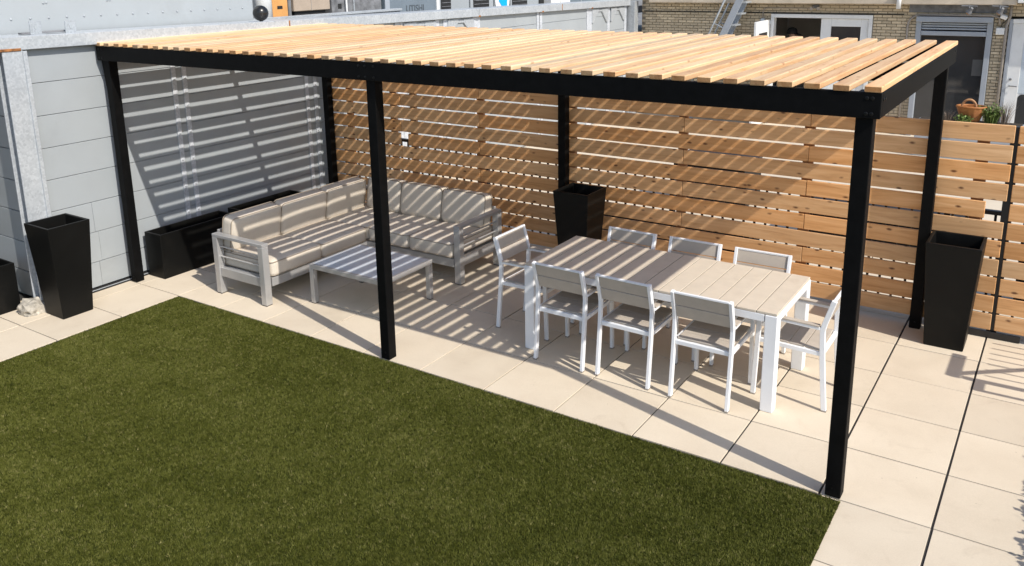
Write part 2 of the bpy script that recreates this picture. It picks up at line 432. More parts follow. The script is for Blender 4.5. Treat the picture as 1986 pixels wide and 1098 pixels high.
# ------------------------------------------------------------------ turf
def make_turf():
    base = span('lawn', (LX0, -5.6, 0.0045), (LX1, LY1, 0.0075), 'turf_base', None, 0)
    base['kind'] = 'stuff'; base['label'] = 'olive green artificial lawn bordered by cream pavers'; base['category'] = 'lawn'
    def vis(y_at):  # lower limit of the view on the lawn
        x = y_at
        return np.where(x < -4.5, -1.72 + (x + 6.05) * (-0.76 / 1.55), np.where(x < -3.5, -2.48 + (x + 4.5) * -0.51, -2.99 + (x + 3.5) * (2.32 / 3.64))) - 0.12
    nt1 = 170000
    x = rng.uniform(LX0, LX1, nt1); y = rng.uniform(-3.4, LY1, nt1)
    keep = y > vis(x)
    x2 = rng.uniform(LX0, LX1, 60000); y2 = rng.uniform(-5.6, LY1, 60000)
    k2 = y2 <= vis(x2)
    TXs = np.concatenate([x[keep], x2[k2]]); TYs = np.concatenate([y[keep], y2[k2]])
    nb = 9
    def lf(X, Y, seeds):
        v = 0
        for (a, b, c, am) in seeds: v = v + am * np.sin(a * X + b * Y + c)
        return v
    sd1 = [(rng.uniform(-s, s), rng.uniform(-s, s), rng.uniform(0, 6.3), a) for s, a in ((1.2, .5), (2.5, .4), (5, .35), (9, .35), (16, .3), (16, .3), (28, .3), (28, .3))]
    sd2 = [(rng.uniform(-s, s), rng.uniform(-s, s), rng.uniform(0, 6.3), a) for s, a in ((1.5, .6), (4, .45), (8, .4), (14, .35), (24, .3), (30, .3))]
    nT = len(TXs)
    tt = rng.normal(0, 0.17, nT); ta = rng.uniform(0, 2 * PI, nT); tl2 = np.abs(rng.normal(0, 0.38, nT)); th = rng.uniform(0.75, 1.2, nT)
    rep = lambda q: np.repeat(q, nb)
    n = nT * nb
    X = rep(TXs) + rng.normal(0, 0.006, n); Y = rep(TYs) + rng.normal(0, 0.006, n)
    X = np.clip(X, LX0, LX1); Y = np.minimum(Y, LY1)
    f1 = lf(X, Y, sd1); f2 = lf(X, Y, sd2)
    ang = rng.uniform(0, 2 * PI, n); ln = rng.uniform(0.011, 0.021, n) * rep(th)
    lean = np.abs(rng.normal(0.0, 0.42, n))
    dx = np.sin(lean) * np.cos(ang) + np.sin(rep(tl2)) * np.cos(rep(ta)) + 0.08 * np.cos(2.2 * f1)
    dy = np.sin(lean) * np.sin(ang) + np.sin(rep(tl2)) * np.sin(rep(ta)) + 0.08 * np.sin(2.2 * f1); dz = np.clip(1.0 - 0.5 * (dx * dx + dy * dy), 0.25, 1)
    wd = rng.uniform(0.0013, 0.0024, n)
    wa = rng.uniform(0, 2 * PI, n); wx = np.cos(wa) * wd; wy = np.sin(wa) * wd
    z0 = 0.006
    tx = np.clip(X + dx * ln, LX0 - 0.014, LX1 + 0.012); ty = np.minimum(Y + dy * ln, LY1 + 0.014 * rng.random(n))
    V = np.empty((n, 3, 3), np.float32)
    V[:, 0] = np.stack([X - wx, Y - wy, np.full(n, z0)], 1)
    V[:, 1] = np.stack([X + wx, Y + wy, np.full(n, z0)], 1)
    V[:, 2] = np.stack([tx, ty, z0 + dz * ln], 1)
    me = bpy.data.meshes.new('blades')
    me.vertices.add(3 * n); me.vertices.foreach_set('co', V.reshape(-1))
    me.loops.add(3 * n); me.loops.foreach_set('vertex_index', np.arange(3 * n, dtype=np.int32))
    me.polygons.add(n); me.polygons.foreach_set('loop_start', np.arange(0, 3 * n, 3, dtype=np.int32))
    at = me.attributes.new('tone', 'FLOAT', 'FACE')
    tone = np.clip(0.46 + 0.045 * f1 + 0.05 * f2 + rep(tt) + rng.normal(0, 0.10, n), 0, 0.86)
    pale = rep(rng.random(nT)) < (0.02 + 0.025 * np.clip(f2, 0, 2))
    tone[pale] = rng.uniform(0.86, 1.0, pale.sum())
    at.data.foreach_set('value', tone.astype(np.float32))
    me.update(); me.validate()
    me.materials.append(M['turf'])
    o = bpy.data.objects.new('turf_pile', me); link(o, base); o.location = -base.location; o['kind'] = 'stuff'
make_turf()

# ================================================================== PERGOLA
PX1, PX0 = 0.159, -6.908         # outer ends of the beams
PY0, PY1 = -0.040, 2.978
ZT, HB, BT, PW = 2.407, 0.137, 0.038, 0.089
pg = thing('pergola', 'black framed pergola with a flat roof of new pale wood slats', 'pergola', (-3.37, 0, 0))
ox = -3.37
def P(lo, hi, name, mat='black_wood', parent=None, bev=0.004):
    return span(name, lo, hi, mat, parent or pg, bev, (ox, 0, 0))
fb = P((PX0, PY0, ZT - HB), (PX1, PY0 + BT, ZT), 'front_beam')
rb = P((PX0, PY1 - BT, ZT - HB), (PX1, PY1, ZT), 'rear_beam')
lb = P((PX0, PY0 + BT + 0.001, ZT - HB), (PX0 + BT, PY1 - BT - 0.001, ZT - 0.0005), 'side_beam')
rbm = P((PX1 - BT, PY0 + BT + 0.001, ZT - HB), (PX1, PY1 - BT - 0.001, ZT - 0.0005), 'side_beam')
P((PX0 + BT + 0.001, 1.45, ZT - HB + 0.01), (PX1 - BT - 0.001, 1.45 + BT, ZT - 0.001), 'joist')
FMX = -3.456
posts_x = [PX0 + BT + 0.001, FMX, PX1 - BT - PW - 0.001]
for k, px in enumerate(posts_x):
    for py in (PY0 + BT + 0.001, PY1 - BT - PW - 0.001):
        top = ZT - 0.002
        po = P((px, py, 0.002), (px + PW, py + PW, top), 'post')
        for zz in (0.06,):
            mb = MB(); mb.tube([(0, 0.004, 0), (0, -0.006, 0)], 0.007, 8)
            q = mb.build('bolt', 'bolt', po); q.location = (random.uniform(-0.01, 0.01), -PW / 2, zz - (top / 2))
# bolts in the beams
bolt_mb = MB(); bolt_mb.lathe([(0.011, -0.004), (0.011, 0.002), (0.007, 0.004)], 8)
bolt_me = bolt_mb.mesh(); bolt_me.materials.append(M['bolt'])
def bolt(parent, wx, wy, wz, rot):
    o = bpy.data.objects.new('bolt', bolt_me); link(o, parent)
    o.location = Vector((wx - ox, wy, wz)) - parent.location; o.rotation_euler = rot
for bx_ in (PX0 + 0.045, PX0 + 0.09, FMX - 0.03, FMX + 0.035, FMX + 0.12, PX1 - 0.045, PX1 - 0.012 - 0.06):
    for bz in (ZT - 0.03, ZT - HB + 0.025):
        bolt(fb, bx_, PY0, bz, (PI / 2, 0, 0))
for by_ in (PY0 + 0.06, PY0 + 0.10, PY1 - 0.1):
    bolt(rbm, PX1, by_, ZT - 0.04, (0, PI / 2, 0))
# small gusset left of the front left post
mb = MB()
gx = posts_x[0]
g0 = [(gx - 0.036, PY0 + BT + 0.004), (gx - 0.001, PY0 + BT + 0.004)]
yb = PY0 + BT + 0.004; ye = yb + 0.07
zb = ZT - HB - 0.001
mb.add([(gx - 0.037 - ox, yb, zb), (gx - 0.001 - ox, yb, zb), (gx - 0.001 - ox, yb, zb - 0.30), (gx - 0.037 - ox, ye, zb), (gx - 0.001 - ox, ye, zb), (gx - 0.001 - ox, ye, zb - 0.30)],
       [(0, 2, 1), (3, 4, 5), (0, 1, 4, 3), (1, 2, 5, 4), (0, 3, 5, 2)])
mb.build('gusset', 'black_wood', pg)
# roof slats
SW, ST = 0.089, 0.034
ns = 47
pitch = (PX1 - PX0 - SW) / (ns - 1)
for k in range(ns):
    cx = PX1 - SW / 2 - pitch * k + (random.uniform(-0.006, 0.006) if 0 < k < ns - 1 else 0)
    L = PY1 - PY0 + 0.006 + random.uniform(-0.004, 0.006)
    box('slat', (round(L, 3), SW, ST), 'pine', pg, (cx - ox, (PY0 + PY1) / 2 + random.uniform(-0.002, 0.002), ZT + ST / 2 + 0.0008), (random.uniform(-0.004, 0.004), random.uniform(-0.0005, 0.0005), PI / 2 + random.uniform(-0.0009, 0.0009)), bev=0.005, end='pine_end')

# ================================================================== FENCE
FY = 2.986      # front face of the boards stays clear of the rear beam line
FY = 2.957
BH, BP, BTK = 0.140, 0.158, 0.020
FTOP = 1.795
fence = thing('slat_fence', 'tan horizontal board fence behind the pergola, left of the narrow upright gap', 'fence', (-3.1, FY, 0))
fence2 = thing('slat_fence', 'tan horizontal board fence panel right of the narrow upright gap, at photo edge', 'fence', (1.7, FY, 0))
def fboard(par, x0, x1, r):
    z1 = FTOP - BP * r
    g = 0.0015
    box('board', (round(x1 - x0 - 2 * g, 4), BTK, BH), 'cedar', par, ((x0 + x1) / 2 - par.location.x, BTK / 2 + random.uniform(-0.0015, 0.0015), z1 - BH / 2 + random.uniform(-0.0025, 0.0025)), (0, random.uniform(-0.0009, 0.0009), 0), bev=0.004, end='pine_end')
XA, XB = -6.86, 0.632
for r in range(11):
    if r == 4:
        segs = [(XA, -5.705), (-5.59, -4.54), (-4.54, -0.93), (-0.93, 0.489)]
    elif r % 2 == 0: segs = [(XA, -4.54), (-4.54, -0.93), (-0.93, XB)]
    else: segs = [(XA, -5.69), (-5.69, -2.11), (-2.11, XB)]
    for a, b in segs: fboard(fence, a, b, r)
    fboard(fence2, 0.656, 2.9, r)
for X in (-6.55, -5.83, -5.52, -4.54, -3.36, -2.13, -0.94, 0.42):
    span('fence_post', (X - 0.045, FY + BTK + 0.003, 0.0), (X + 0.045, FY + BTK + 0.041, FTOP - 0.01), 'cedar_post', fence, 0.003, tuple(fence.location))
for X in (1.9,):
    span('fence_post', (X - 0.045, FY + BTK + 0.003, 0.0), (X + 0.045, FY + BTK + 0.041, FTOP - 0.01), 'cedar_post', fence2, 0.003, tuple(fence2.location))
span('gap_post', (XB - 0.03, FY + BTK + 0.003, 0.0), (0.674, FY + BTK + 0.041, FTOP - 0.01), 'black_metal', fence, 0.003, tuple(fence.location))
sill = span('bottom_rail', (0.45, FY + 0.002, 0.004), (0.85, FY + 0.018, 0.06), 'black_metal', fence, 0.003, tuple(fence.location))

# railing behind the fence
rail = thing('baluster_railing', 'black metal baluster railing glimpsed through the gaps of the board fence', 'railing', (-2.0, 3.13, 0))
RX0, RX1 = -6.85, 2.85
span('top_rail', (RX0, 3.105, 1.02), (RX1, 3.155, 1.055), 'black_metal', rail, 0.004, tuple(rail.location))
span('bottom_rail', (RX0, 3.115, 0.07), (RX1, 3.145, 0.10), 'black_metal', rail, 0.004, tuple(rail.location))
x = RX0 + 0.06
while x < RX1 - 0.03:
    box('baluster', (0.020, 0.020, 0.92), 'black_metal', rail, (x + 2.0, 0, 0.56), bev=0.002); x += 0.105
for X in (-6.83, -4.6, -2.3, 0.2, 2.8):
    box('railing_post', (0.05, 0.05, 1.05), 'black_metal', rail, (X + 2.0, 0.055, 0.525), bev=0.003)

# furniture standing on the terrace beyond the fence, glimpsed through the gaps
def bench(x0, x1, y0, y1, h, label, name='storage_bench', cat='bench'):
    c = ((x0 + x1) / 2, y0, 0); t = thing(name, label, cat, c)
    span('body', (x0, y0, 0.03), (x1, y1, h - 0.04), 'planter', t, 0.006, c); span('lid', (x0 - 0.01, y0 - 0.01, h - 0.039), (x1 + 0.01, y1 + 0.01, h), 'black_metal', t, 0.006, c)
    for xx in (x0 + 0.03, x1 - 0.08): span('foot', (xx, y0 + 0.02, 0.002), (xx + 0.05, y1 - 0.02, 0.029), 'black_rubber', t, 0.002, c)
bench(-3.55, -1.55, 3.34, 3.72, 0.44, 'dark storage bench behind the fence, seen through its lower gaps behind the dining table')
bench(-1.35, 0.25, 4.70, 5.25, 0.52, 'dark storage bench behind the fence, seen through its middle gaps near the right pergola posts')
bench(-3.3, -2.35, 5.6, 6.3, 0.62, 'dark storage bench behind the fence, farthest of the three')
bench(0.75, 1.6, 3.6, 4.1, 0.55, 'dark storage bench behind the fence at the right photo edge')

# ================================================================== METAL WALL (left)
WX = -6.945
wall = thing('metal_wall', 'long light grey metal panel wall beside the pergola and seating', 'wall', (WX, 3.0, 0))
def Wsp(name, lo, hi, mat, bev=0.003, par=None): return span(name, lo, hi, mat, par or wall, bev, (WX, 3.0, 0))
Wsp('backing', (WX - 0.09, -0.84, 0.0), (WX - 0.03, 11.66, 2.40), 'galv_dull', 0)
seams_z = [0.03, 0.285, 0.590, 0.895, 1.20, 1.505, 1.81, 2.115, 2.43]
bays = [-0.735, 0.78, 2.62, 4.44, 6.28, 8.18, 10.0, 11.6]
for bi in range(len(bays) - 1):
    for ri in range(8):
        a, b = bays[bi], bays[bi + 1]
        cuts = [a, b]
        if bi == 0 and ri < 3: cuts = [a, -0.27 + 0.03 * (ri % 2), b]
        elif bi > 2 and ri % 2: cuts = [a, (a + b) / 2 + 0.2, b]
        for c0, c1 in zip(cuts[:-1], cuts[1:]):
            box('wall_panel', (0.03, round(c1 - c0 - 0.0015, 4), round(seams_z[ri + 1] - seams_z[ri] - 0.0045, 4)), 'panel', wall,
                (-0.015 + random.uniform(-0.0015, 0.001), (c0 + c1) / 2 - 3.0, (seams_z[ri] + seams_z[ri + 1]) / 2), (0, random.uniform(-0.002, 0.002), random.uniform(-0.0006, 0.0006)), bev=0.003)
# top beam, falling gently towards the back
slope = -0.0125
mb = MB()
def zb_(y, z): return z + slope * (y + 0.9)
def beam_part(name, x0, x1, y0, y1, z0, z1, mat):
    mb = MB(); ys = [y0, y1]
    mb.add([(x0 - WX, y0 - 3, zb_(y0, z0)), (x1 - WX, y0 - 3, zb_(y0, z0)), (x1 - WX, y1 - 3, zb_(y1, z0)), (x0 - WX, y1 - 3, zb_(y1, z0)),
            (x0 - WX, y0 - 3, zb_(y0, z1)), (x1 - WX, y0 - 3, zb_(y0, z1)), (x1 - WX, y1 - 3, zb_(y1, z1)), (x0 - WX, y1 - 3, zb_(y1, z1))],
           [(3, 2, 1, 0), (4, 5, 6, 7), (0, 1, 5, 4), (1, 2, 6, 5), (2, 3, 7, 6), (3, 0, 4, 7)])
    return mb.build(name, mat, wall, bev=0.004)
for y0, y1 in ((-1.6, 2.395), (2.405, 6.285), (6.295, 8.86), (8.87, 11.68)):
    tb = beam_part('top_beam', WX - 0.02, WX + 0.075, y0, y1, 2.432, 2.552, 'galv')
    beam_part('flange', WX - 0.62, WX - 0.022, y0, y1, 2.50, 2.535, 'galv')
for y in (2.40, 8.865): beam_part('rust_joint', WX + 0.0, WX + 0.078, y - 0.012, y + 0.012, 2.436, 2.55, 'rust')
for y, l in ((-0.86, 0.10), (6.30, 0.03), (8.2, 0.03), (10.02, 0.03)):
    beam_part('rust_patch', WX + 0.0, WX + 0.077, y - l, y + l, 2.424, 2.452, 'rust')
# paired steel straps over panel joints
for yc in (0.80, 0.93, 2.66, 2.80, 4.41, 4.50, 5.30, 5.50, 6.24, 6.34, 8.14, 8.22, 9.96, 10.06, 10.82, 11.58):
    h = 2.425 + slope * (yc + 0.9)
    wdt = 0.028 if yc < 3 else 0.05
    st = span('strap', (WX + 0.0015, yc - wdt, 0.02), (WX + 0.013, yc + wdt, h), 'strap', wall, 0.003, (WX, 3.0, 0))
    if yc < 3:
        for zz in np.arange(0.25, 2.3, 0.29):
            mb2 = MB(); mb2.lathe([(0.012, 0), (0.012, 0.005), (0.006, 0.008)], 8)
            q = mb2.build('rivet', 'galv', st); q.location = (0.006, 0, zz - (h + 0.02) / 2); q.rotation_euler = (0, PI / 2, 0)
# gusset brackets on the far wall
for yc, sgn in ((4.54, 1), (5.26, -1), (5.54, 1), (6.20, -1), (10.1, 1), (10.76, -1), (10.9, 1), (11.52, -1)):
    h = 2.41 + slope * (yc + 0.9); mb = MB()
    a = (WX + 0.002 - WX, WX + 0.03 - WX)
    y = yc - 3
    vs = []
    for xx in a: vs += [(xx, y, h), (xx, y + sgn * 0.26, h), (xx, y + sgn * 0.26, h - 0.045), (xx, y + sgn * 0.05, h - 0.26), (xx, y, h - 0.26)]
    mb.add(vs, [(0, 1, 2, 3, 4), (9, 8, 7, 6, 5)] + [(k, (k + 1) % 5, 5 + (k + 1) % 5, 5 + k) for k in range(5)])
    mb.build('bracket', 'galv', wall)
for y0, y1 in ((5.56, 6.2), (4.54, 5.26), (10.1, 10.76), (10.9, 11.5)):
    h = 2.40 + slope * (y0 + 0.9)
    span('cross_rail', (WX + 0.002, y0, h - 0.05), (WX + 0.022, y1, h - 0.002), 'galv', wall, 0.003, (WX, 3.0, 0))
# base strips
Wsp('base_strip', (WX - 0.03, -0.735, 0.0), (WX + 0.012, 2.95, 0.018), 'black_rubber', 0.002)
Wsp('base_strip', (WX + 0.014, -0.735, 0.001), (WX + 0.028, 2.95, 0.012), 'galv', 0.002)
Wsp('base_strip', (WX + 0.03, -0.735, 0.0), (WX + 0.055, 2.95, 0.010), 'black_rubber', 0.002)
Wsp('end_column', (WX - 0.02, 11.68, 0), (WX + 0.17, 11.86, 2.36), 'galv_dull', 0.004)

# corner column (rolled steel section)
colm = thing('steel_column', 'galvanised steel corner column behind the tall planter at far left', 'column', (-6.90, -0.83, 0))
def Csp(n, lo, hi, mat='galv', par=None): return span(n, lo, hi, mat, par or colm, 0.003, (-6.90, -0.83, 0))
Csp('flange', (-6.892, -0.925, 0.06), (-6.878, -0.745, 2.43))
Csp('web', (-7.00, -0.845, 0.06), (-6.893, -0.825, 2.43))
Csp('flange', (-7.015, -0.925, 0.06), (-7.001, -0.745, 2.43))
Csp('edge_strip', (-6.877, -0.752, 0.06), (-6.862, -0.715, 2.42))
Csp('base_plate', (-7.03, -0.95, 0.035), (-6.85, -0.72, 0.06), 'galv_dull')
# concrete footing
mb = MB(); bmf = bmesh.new(); bmesh.ops.create_icosphere(bmf, subdivisions=3, radius=0.14)
for v in bmf.verts:
    n_ = math.sin(v.co.x * 47 + 1) * math.sin(v.co.y * 39) * math.sin(v.co.z * 51 + 2)
    v.co *= 1 + 0.25 * n_; v.co.z = max(v.co.z, -0.03); v.co.z *= 0.75
    for ax, lim in ((0, 0.12), (1, 0.12)): v.co[ax] = max(-lim, min(lim, v.co[ax]))
fme = bpy.data.meshes.new('footing'); bmf.to_mesh(fme); bmf.free()
tag(obj('concrete_footing', fme, 'concrete', None, (-6.93, -0.975, 0.025)), 'rough lump of concrete at the foot of the steel corner column', 'footing')
# return wall
rwall = thing('metal_wall', 'shaded grey metal panel wall at the far left photo edge', 'wall', (-8.0, -0.80, 0))
for ri in range(8):
    box('wall_panel', (2.2, 0.03, round(seams_z[ri + 1] - seams_z[ri] - 0.007, 4)), 'panel', rwall, (-0.13, random.uniform(-0.001, 0.001), (seams_z[ri] + seams_z[ri + 1]) / 2), bev=0.003)
span('backing', (-9.25, -0.78, 0), (-7.03, -0.74, 2.42), 'galv_dull', rwall, 0, (-8.0, -0.80, 0))

# upper enclosure on the roof behind the wall
UX = -7.62
upper = thing('metal_enclosure', 'tall pale grey riveted metal enclosure rising behind the wall top at upper left', 'enclosure', (UX - 1.0, 0.0, 0))
mb = MB(); mb.box((-1.0, -3.0, 2.2), (1.0, 2.50, 4.6)); mb.build('shell', 'panel', upper, bev=0.006)
riv = MB(); riv.lathe([(0.011, 0), (0.011, 0.006), (0.005, 0.010)], 8)
riv_me = riv.mesh(); riv_me.materials.append(M['galv_dull'])
def rivet(y, z):
    o = bpy.data.objects.new('rivet', riv_me); link(o, upper); o.location = (1.001, y, z); o.rotation_euler = (0, PI / 2, 0)
for k in range(17): rivet(-0.62 + 0.185 * k, 2.668 - 0.0012 * k)
for k in range(5):
    y = -0.10 + 0.68 * k
    if y < 2.45: rivet(y, 2.81); rivet(y + 0.03, 2.812)
br = thing('mounting_bracket', 'grey perforated mounting bracket on the wall top, the one nearer the left photo edge', 'bracket', (-7.30, -0.38, 2.53), 0, 'wall top brackets')
def fill_bracket(b):
    mb = MB(); mb.box((-0.006, -0.055, 0), (0.006, 0.055, 0.125)); p = mb.build('plate', 'galv_dull', b, bev=0.002)
    mb = MB(); mb.lathe([(0.013, 0), (0.013, 0.004)], 12, sx=1.6); h = mb.build('hole', 'panel', p); h.location = (0.0065, 0, 0.065); h.rotation_euler = (0, PI / 2, 0)
    mb = MB(); mb.box((-0.006, -0.055, -0.004), (0.07, 0.055, 0.003)); mb.build('foot', 'galv_dull', b)
fill_bracket(br)
br2 = copy_tree(br); br2.location = (-7.24, -0.07, 2.522); br2['label'] = 'grey perforated mounting bracket on the wall top, the one nearer the pergola'
tag(span('angle_iron', (-7.36, -0.52, 2.536), (-7.30, 0.0, 2.553), 'darkgrey', None, 0.003), 'dark strip of angle iron lying between the two wall top brackets', 'angle iron')

# ================================================================== PLANTERS
def tall_planter(loc, label, rz=0):
    t = thing('tall_planter', label, 'planter', loc, rz, 'tall tapered black planters')
    mb = MB(); H, b, tp, wl = 0.885, 0.145, 0.200, 0.024
    zs = [(b, 0), (tp, H)]
    o = [(-b, -b, 0), (b, -b, 0), (b, b, 0), (-b, b, 0), (-tp, -tp, H), (tp, -tp, H), (tp, tp, H), (-tp, tp, H)]
    ti = tp - wl; bi = ti - 0.02
    i = [(-ti, -ti, H), (ti, -ti, H), (ti, ti, H), (-ti, ti, H), (-bi, -bi, H - 0.30), (bi, -bi, H - 0.30), (bi, bi, H - 0.30), (-bi, bi, H - 0.30)]
    f = [(3, 2, 1, 0)] + [(k, (k + 1) % 4, 4 + (k + 1) % 4, 4 + k) for k in range(4)]
    f += [(4 + k, 4 + (k + 1) % 4, 8 + (k + 1) % 4, 8 + k) for k in range(4)]
    f += [(8 + k, 8 + (k + 1) % 4, 12 + (k + 1) % 4, 12 + k) for k in range(4)] + [(12, 13, 14, 15)]
    mb.add(o + i, f); mb.build('body', 'planter', t, bev=0.004)
    mb = MB(); mb.box((-bi + 0.003, -bi + 0.003, H - 0.298), (bi - 0.003, bi - 0.003, H - 0.25)); mb.build('soil', 'soil', t)
    return t
tall_planter((-6.635, -0.795, 0.001), 'tall tapered black planter standing by the lawn at the far left')
tall_planter((-3.065, 2.62, 0.001), 'tall tapered black planter behind the dining table, against the fence')
tall_planter((0.335, 2.70, 0.001), 'tall tapered black planter right of the pergola, against the fence')
def low_planter(loc, sx, sy, h, label):
    t = thing('low_planter', label, 'planter', loc, 0, 'low black trough planters')
    wl = 0.022; x, y = sx / 2, sy / 2; mb = MB()
    o = [(-x, -y, 0), (x, -y, 0), (x, y, 0), (-x, y, 0), (-x, -y, h), (x, -y, h), (x, y, h), (-x, y, h)]
    xi, yi = x - wl, y - wl
    i = [(-xi, -yi, h), (xi, -yi, h), (xi, yi, h), (-xi, yi, h), (-xi, -yi, h - .2), (xi, -yi, h - .2), (xi, yi, h - .2), (-xi, yi, h - .2)]
    f = [(3, 2, 1, 0)] + [(k, (k + 1) % 4, 4 + (k + 1) % 4, 4 + k) for k in range(4)]
    f += [(4 + k, 4 + (k + 1) % 4, 8 + (k + 1) % 4, 8 + k) for k in range(4)]
    f += [(8 + k, 8 + (k + 1) % 4, 12 + (k + 1) % 4, 12 + k) for k in range(4)] + [(12, 13, 14, 15)]
    mb.add(o + i, f); mb.build('body', 'planter', t, bev=0.004)
    mb = MB(); mb.box((-xi + .003, -yi + .003, h - .198), (xi - .003, yi - .003, h - .16)); mb.build('soil', 'soil', t)
low_planter((-6.745, 0.68, 0.001), 0.27, 0.94, 0.475, 'low black trough planter along the grey wall, just behind the left pergola post')
low_planter((-6.745, 1.74, 0.001), 0.27, 0.94, 0.475, 'low black trough planter along the grey wall, half hidden behind the sofa back')
low_planter((-7.27, -1.50, 0.001), 0.32, 1.0, 0.46, 'low black trough planter cut by the left photo edge')

# ================================================================== SOFA
sofa = thing('sectional_sofa', 'L-shaped outdoor sofa with silver frame and sand coloured cushions', 'sofa', (-5.0, 1.4, 0))
SO = (-5.0, 1.4, 0)
def Ssp(n, lo, hi, mat='alu', par=None, bev=0.004): return span(n, lo, hi, mat, par or sofa, bev, SO)
sx0, sx1, sy0, sy1 = -5.87, -5.115, 0.255, 2.435
rx1 = -3.88; ry0 = 1.66
zr0, zr1 = 0.175, 0.262
# base rails
Ssp('base_rail', (sx1 - 0.045, sy0 + 0.09, zr0), (sx1, ry0 - 0.002, zr1))
Ssp('base_rail', (sx0 + 0.002, sy0 + 0.09, zr0), (sx0 + 0.045, sy1, zr1))
Ssp('base_rail', (sx1 - 0.045, ry0, zr0), (rx1 - 0.085, ry0 + 0.045, zr1))
Ssp('base_rail', (sx0 + 0.047, sy1 - 0.045, zr0), (rx1 - 0.085, sy1, zr1))
Ssp('seat_deck', (sx0 + 0.047, sy0 + 0.09, zr1 - 0.03), (sx1 - 0.047, sy1 - 0.047, zr1 - 0.002))
Ssp('seat_deck', (sx1 - 0.045, ry0 + 0.047, zr1 - 0.03), (rx1 - 0.087, sy1 - 0.047, zr1 - 0.004))
# back frames
Ssp('back_rail', (sx0 + 0.004, sy0 + 0.09, 0.585), (sx0 + 0.034, sy1, 0.625))
Ssp('back_rail', (sx0 + 0.036, sy1 - 0.034, 0.585), (rx1 - 0.087, sy1 - 0.004, 0.625))
for yy in (0.85, 1.45, 2.05): Ssp('back_upright', (sx0 + 0.006, yy, zr1 + 0.001), (sx0 + 0.03, yy + 0.04, 0.584))
for xx in (-5.3, -4.7, -4.2): Ssp('back_upright', (xx, sy1 - 0.03, zr1 + 0.001), (xx + 0.04, sy1 - 0.006, 0.584))
for (xx, yy) in ((sx0 + 0.002, sy1 - 0.08), (sx1 - 0.05, ry0 - 0.0 + 0.002)):
    Ssp('leg', (xx, yy, 0.003), (xx + 0.05, yy + 0.05, zr0 - 0.001))
def arm(axis):
    a = bpy.data.objects.new('arm', None); link(a, sofa)
    top = 0.612; th = 0.032
    if axis == 'x':   # left end, runs along X
        y0, y1 = sy0, sy0 + 0.075
        mk = lambda n, u0, u1, z0, z1, v0=y0, v1=y1: span(n, (u0, v0, z0), (u1, v1, z1), 'alu', a, 0.004, SO)
        u0, u1 = sx0 + 0.035, sx1
        mid = (y0 + y1) / 2
    else:             # right end, runs along Y
        x0, x1 = rx1 - 0.075, rx1
        mk = lambda n, u0, u1, z0, z1, v0=x0, v1=x1: span(n, (v0, u0, z0), (v1, u1, z1), 'alu', a, 0.004, SO)
        u0, u1 = sy1 - 0.03, ry0
        mid = (x0 + x1) / 2
    lo, hi = min(u0, u1), max(u0, u1)
    mk('arm_rest', lo, hi, top - th, top)
    mk('leg', lo, lo + 0.07, 0.006, top - th - 0.0005); mk('leg', hi - 0.07, hi, 0.006, top - th - 0.0005)
    mk('foot', lo + 0.002, lo + 0.068, 0.0005, 0.0055); mk('foot', hi - 0.068, hi - 0.002, 0.0005, 0.0055)
    mk('lower_rail', lo + 0.071, hi - 0.071, zr0 + 0.005, zr1 + 0.01, mid - 0.022, mid + 0.022)
    for zz in (0.375, 0.475):
        mk('rod', lo + 0.071, hi - 0.071, zz, zz + 0.014, mid - 0.009, mid + 0.009)
    for ch in a.children:
        if ch.name.startswith('foot'): ch.data = ch.data.copy(); ch.data.materials.clear(); ch.data.materials.append(M['black_rubber'])
arm('x'); arm('y')
def cushion(name, size, loc, rot=(0, 0, 0), r=0.045, puff=0.012, wob=0.0025):
    sx, sy, sz = size
    bm = bmesh.new(); bmesh.ops.create_cube(bm, size=2.0)
    bmesh.ops.subdivide_edges(bm, edges=list(bm.edges), cuts=11, use_grid_fill=True)
    ph = random.uniform(0, 6)
    for v in bm.verts:
        q = v.co.copy()
        # crowd grid lines to the edges
        q = Vector([math.copysign(abs(c) ** 0.6, c) for c in q])
        h = Vector((sx / 2, sy / 2, sz / 2)); p = Vector((q.x * h.x, q.y * h.y, q.z * h.z))
        inner = Vector([max(-h[i] + r, min(h[i] - r, p[i])) for i in range(3)])
        dlt = p - inner
        if dlt.length > 1e-6: p = inner + dlt.normalized() * min(r, dlt.length if dlt.length < r else r)
        u, vv = q.x, q.y
        k = (1 - u * u) * (1 - vv * vv)
        p.z += math.copysign(puff * k, q.z) * (1.0 if abs(q.z) > 0.05 else 0)
        p.x += 0.006 * math.copysign(1, q.x) * (1 - vv * vv) * (abs(q.x) > 0.9); p.y += 0.006 * math.copysign(1, q.y) * (1 - u * u) * (abs(q.y) > 0.9)
        p.z += wob * math.sin(9 * p.x + ph) * math.sin(8 * p.y + ph * 2) * (q.z > 0)
        v.co = p
    for f in bm.faces: f.smooth = True
    me = bpy.data.meshes.new('cushion'); bm.to_mesh(me); bm.free()
    o = obj(name, me, 'cushion', sofa, Vector(loc) - Vector(SO), tuple(a_ + random.uniform(-0.007, 0.007) for a_ in rot))
    for zz in (1, -1):
        mb = MB(); mb.tube([(x, y, zz * (sz / 2 - r * 0.45)) for x, y in rounded_rect(sx - 0.0 * r + 0.002, sy + 0.002, r * 0.9)], 0.0045, 6, closed=True)
        mb.build('piping', 'piping', o, smooth=True)
    return o
SZ = 0.165; zc = zr1 + SZ / 2 + 0.001
fr = sx1 + 0.012
for y0, y1 in ((0.345, 0.998), (1.004, 1.652)):
    cushion('seat_cushion', (0.74, y1 - y0, SZ), (fr - 0.37, (y0 + y1) / 2, zc), r=0.04)
cushion('seat_cushion', (0.74, 0.74, SZ), (fr - 0.37, 1.658 + 0.37, zc), r=0.04)
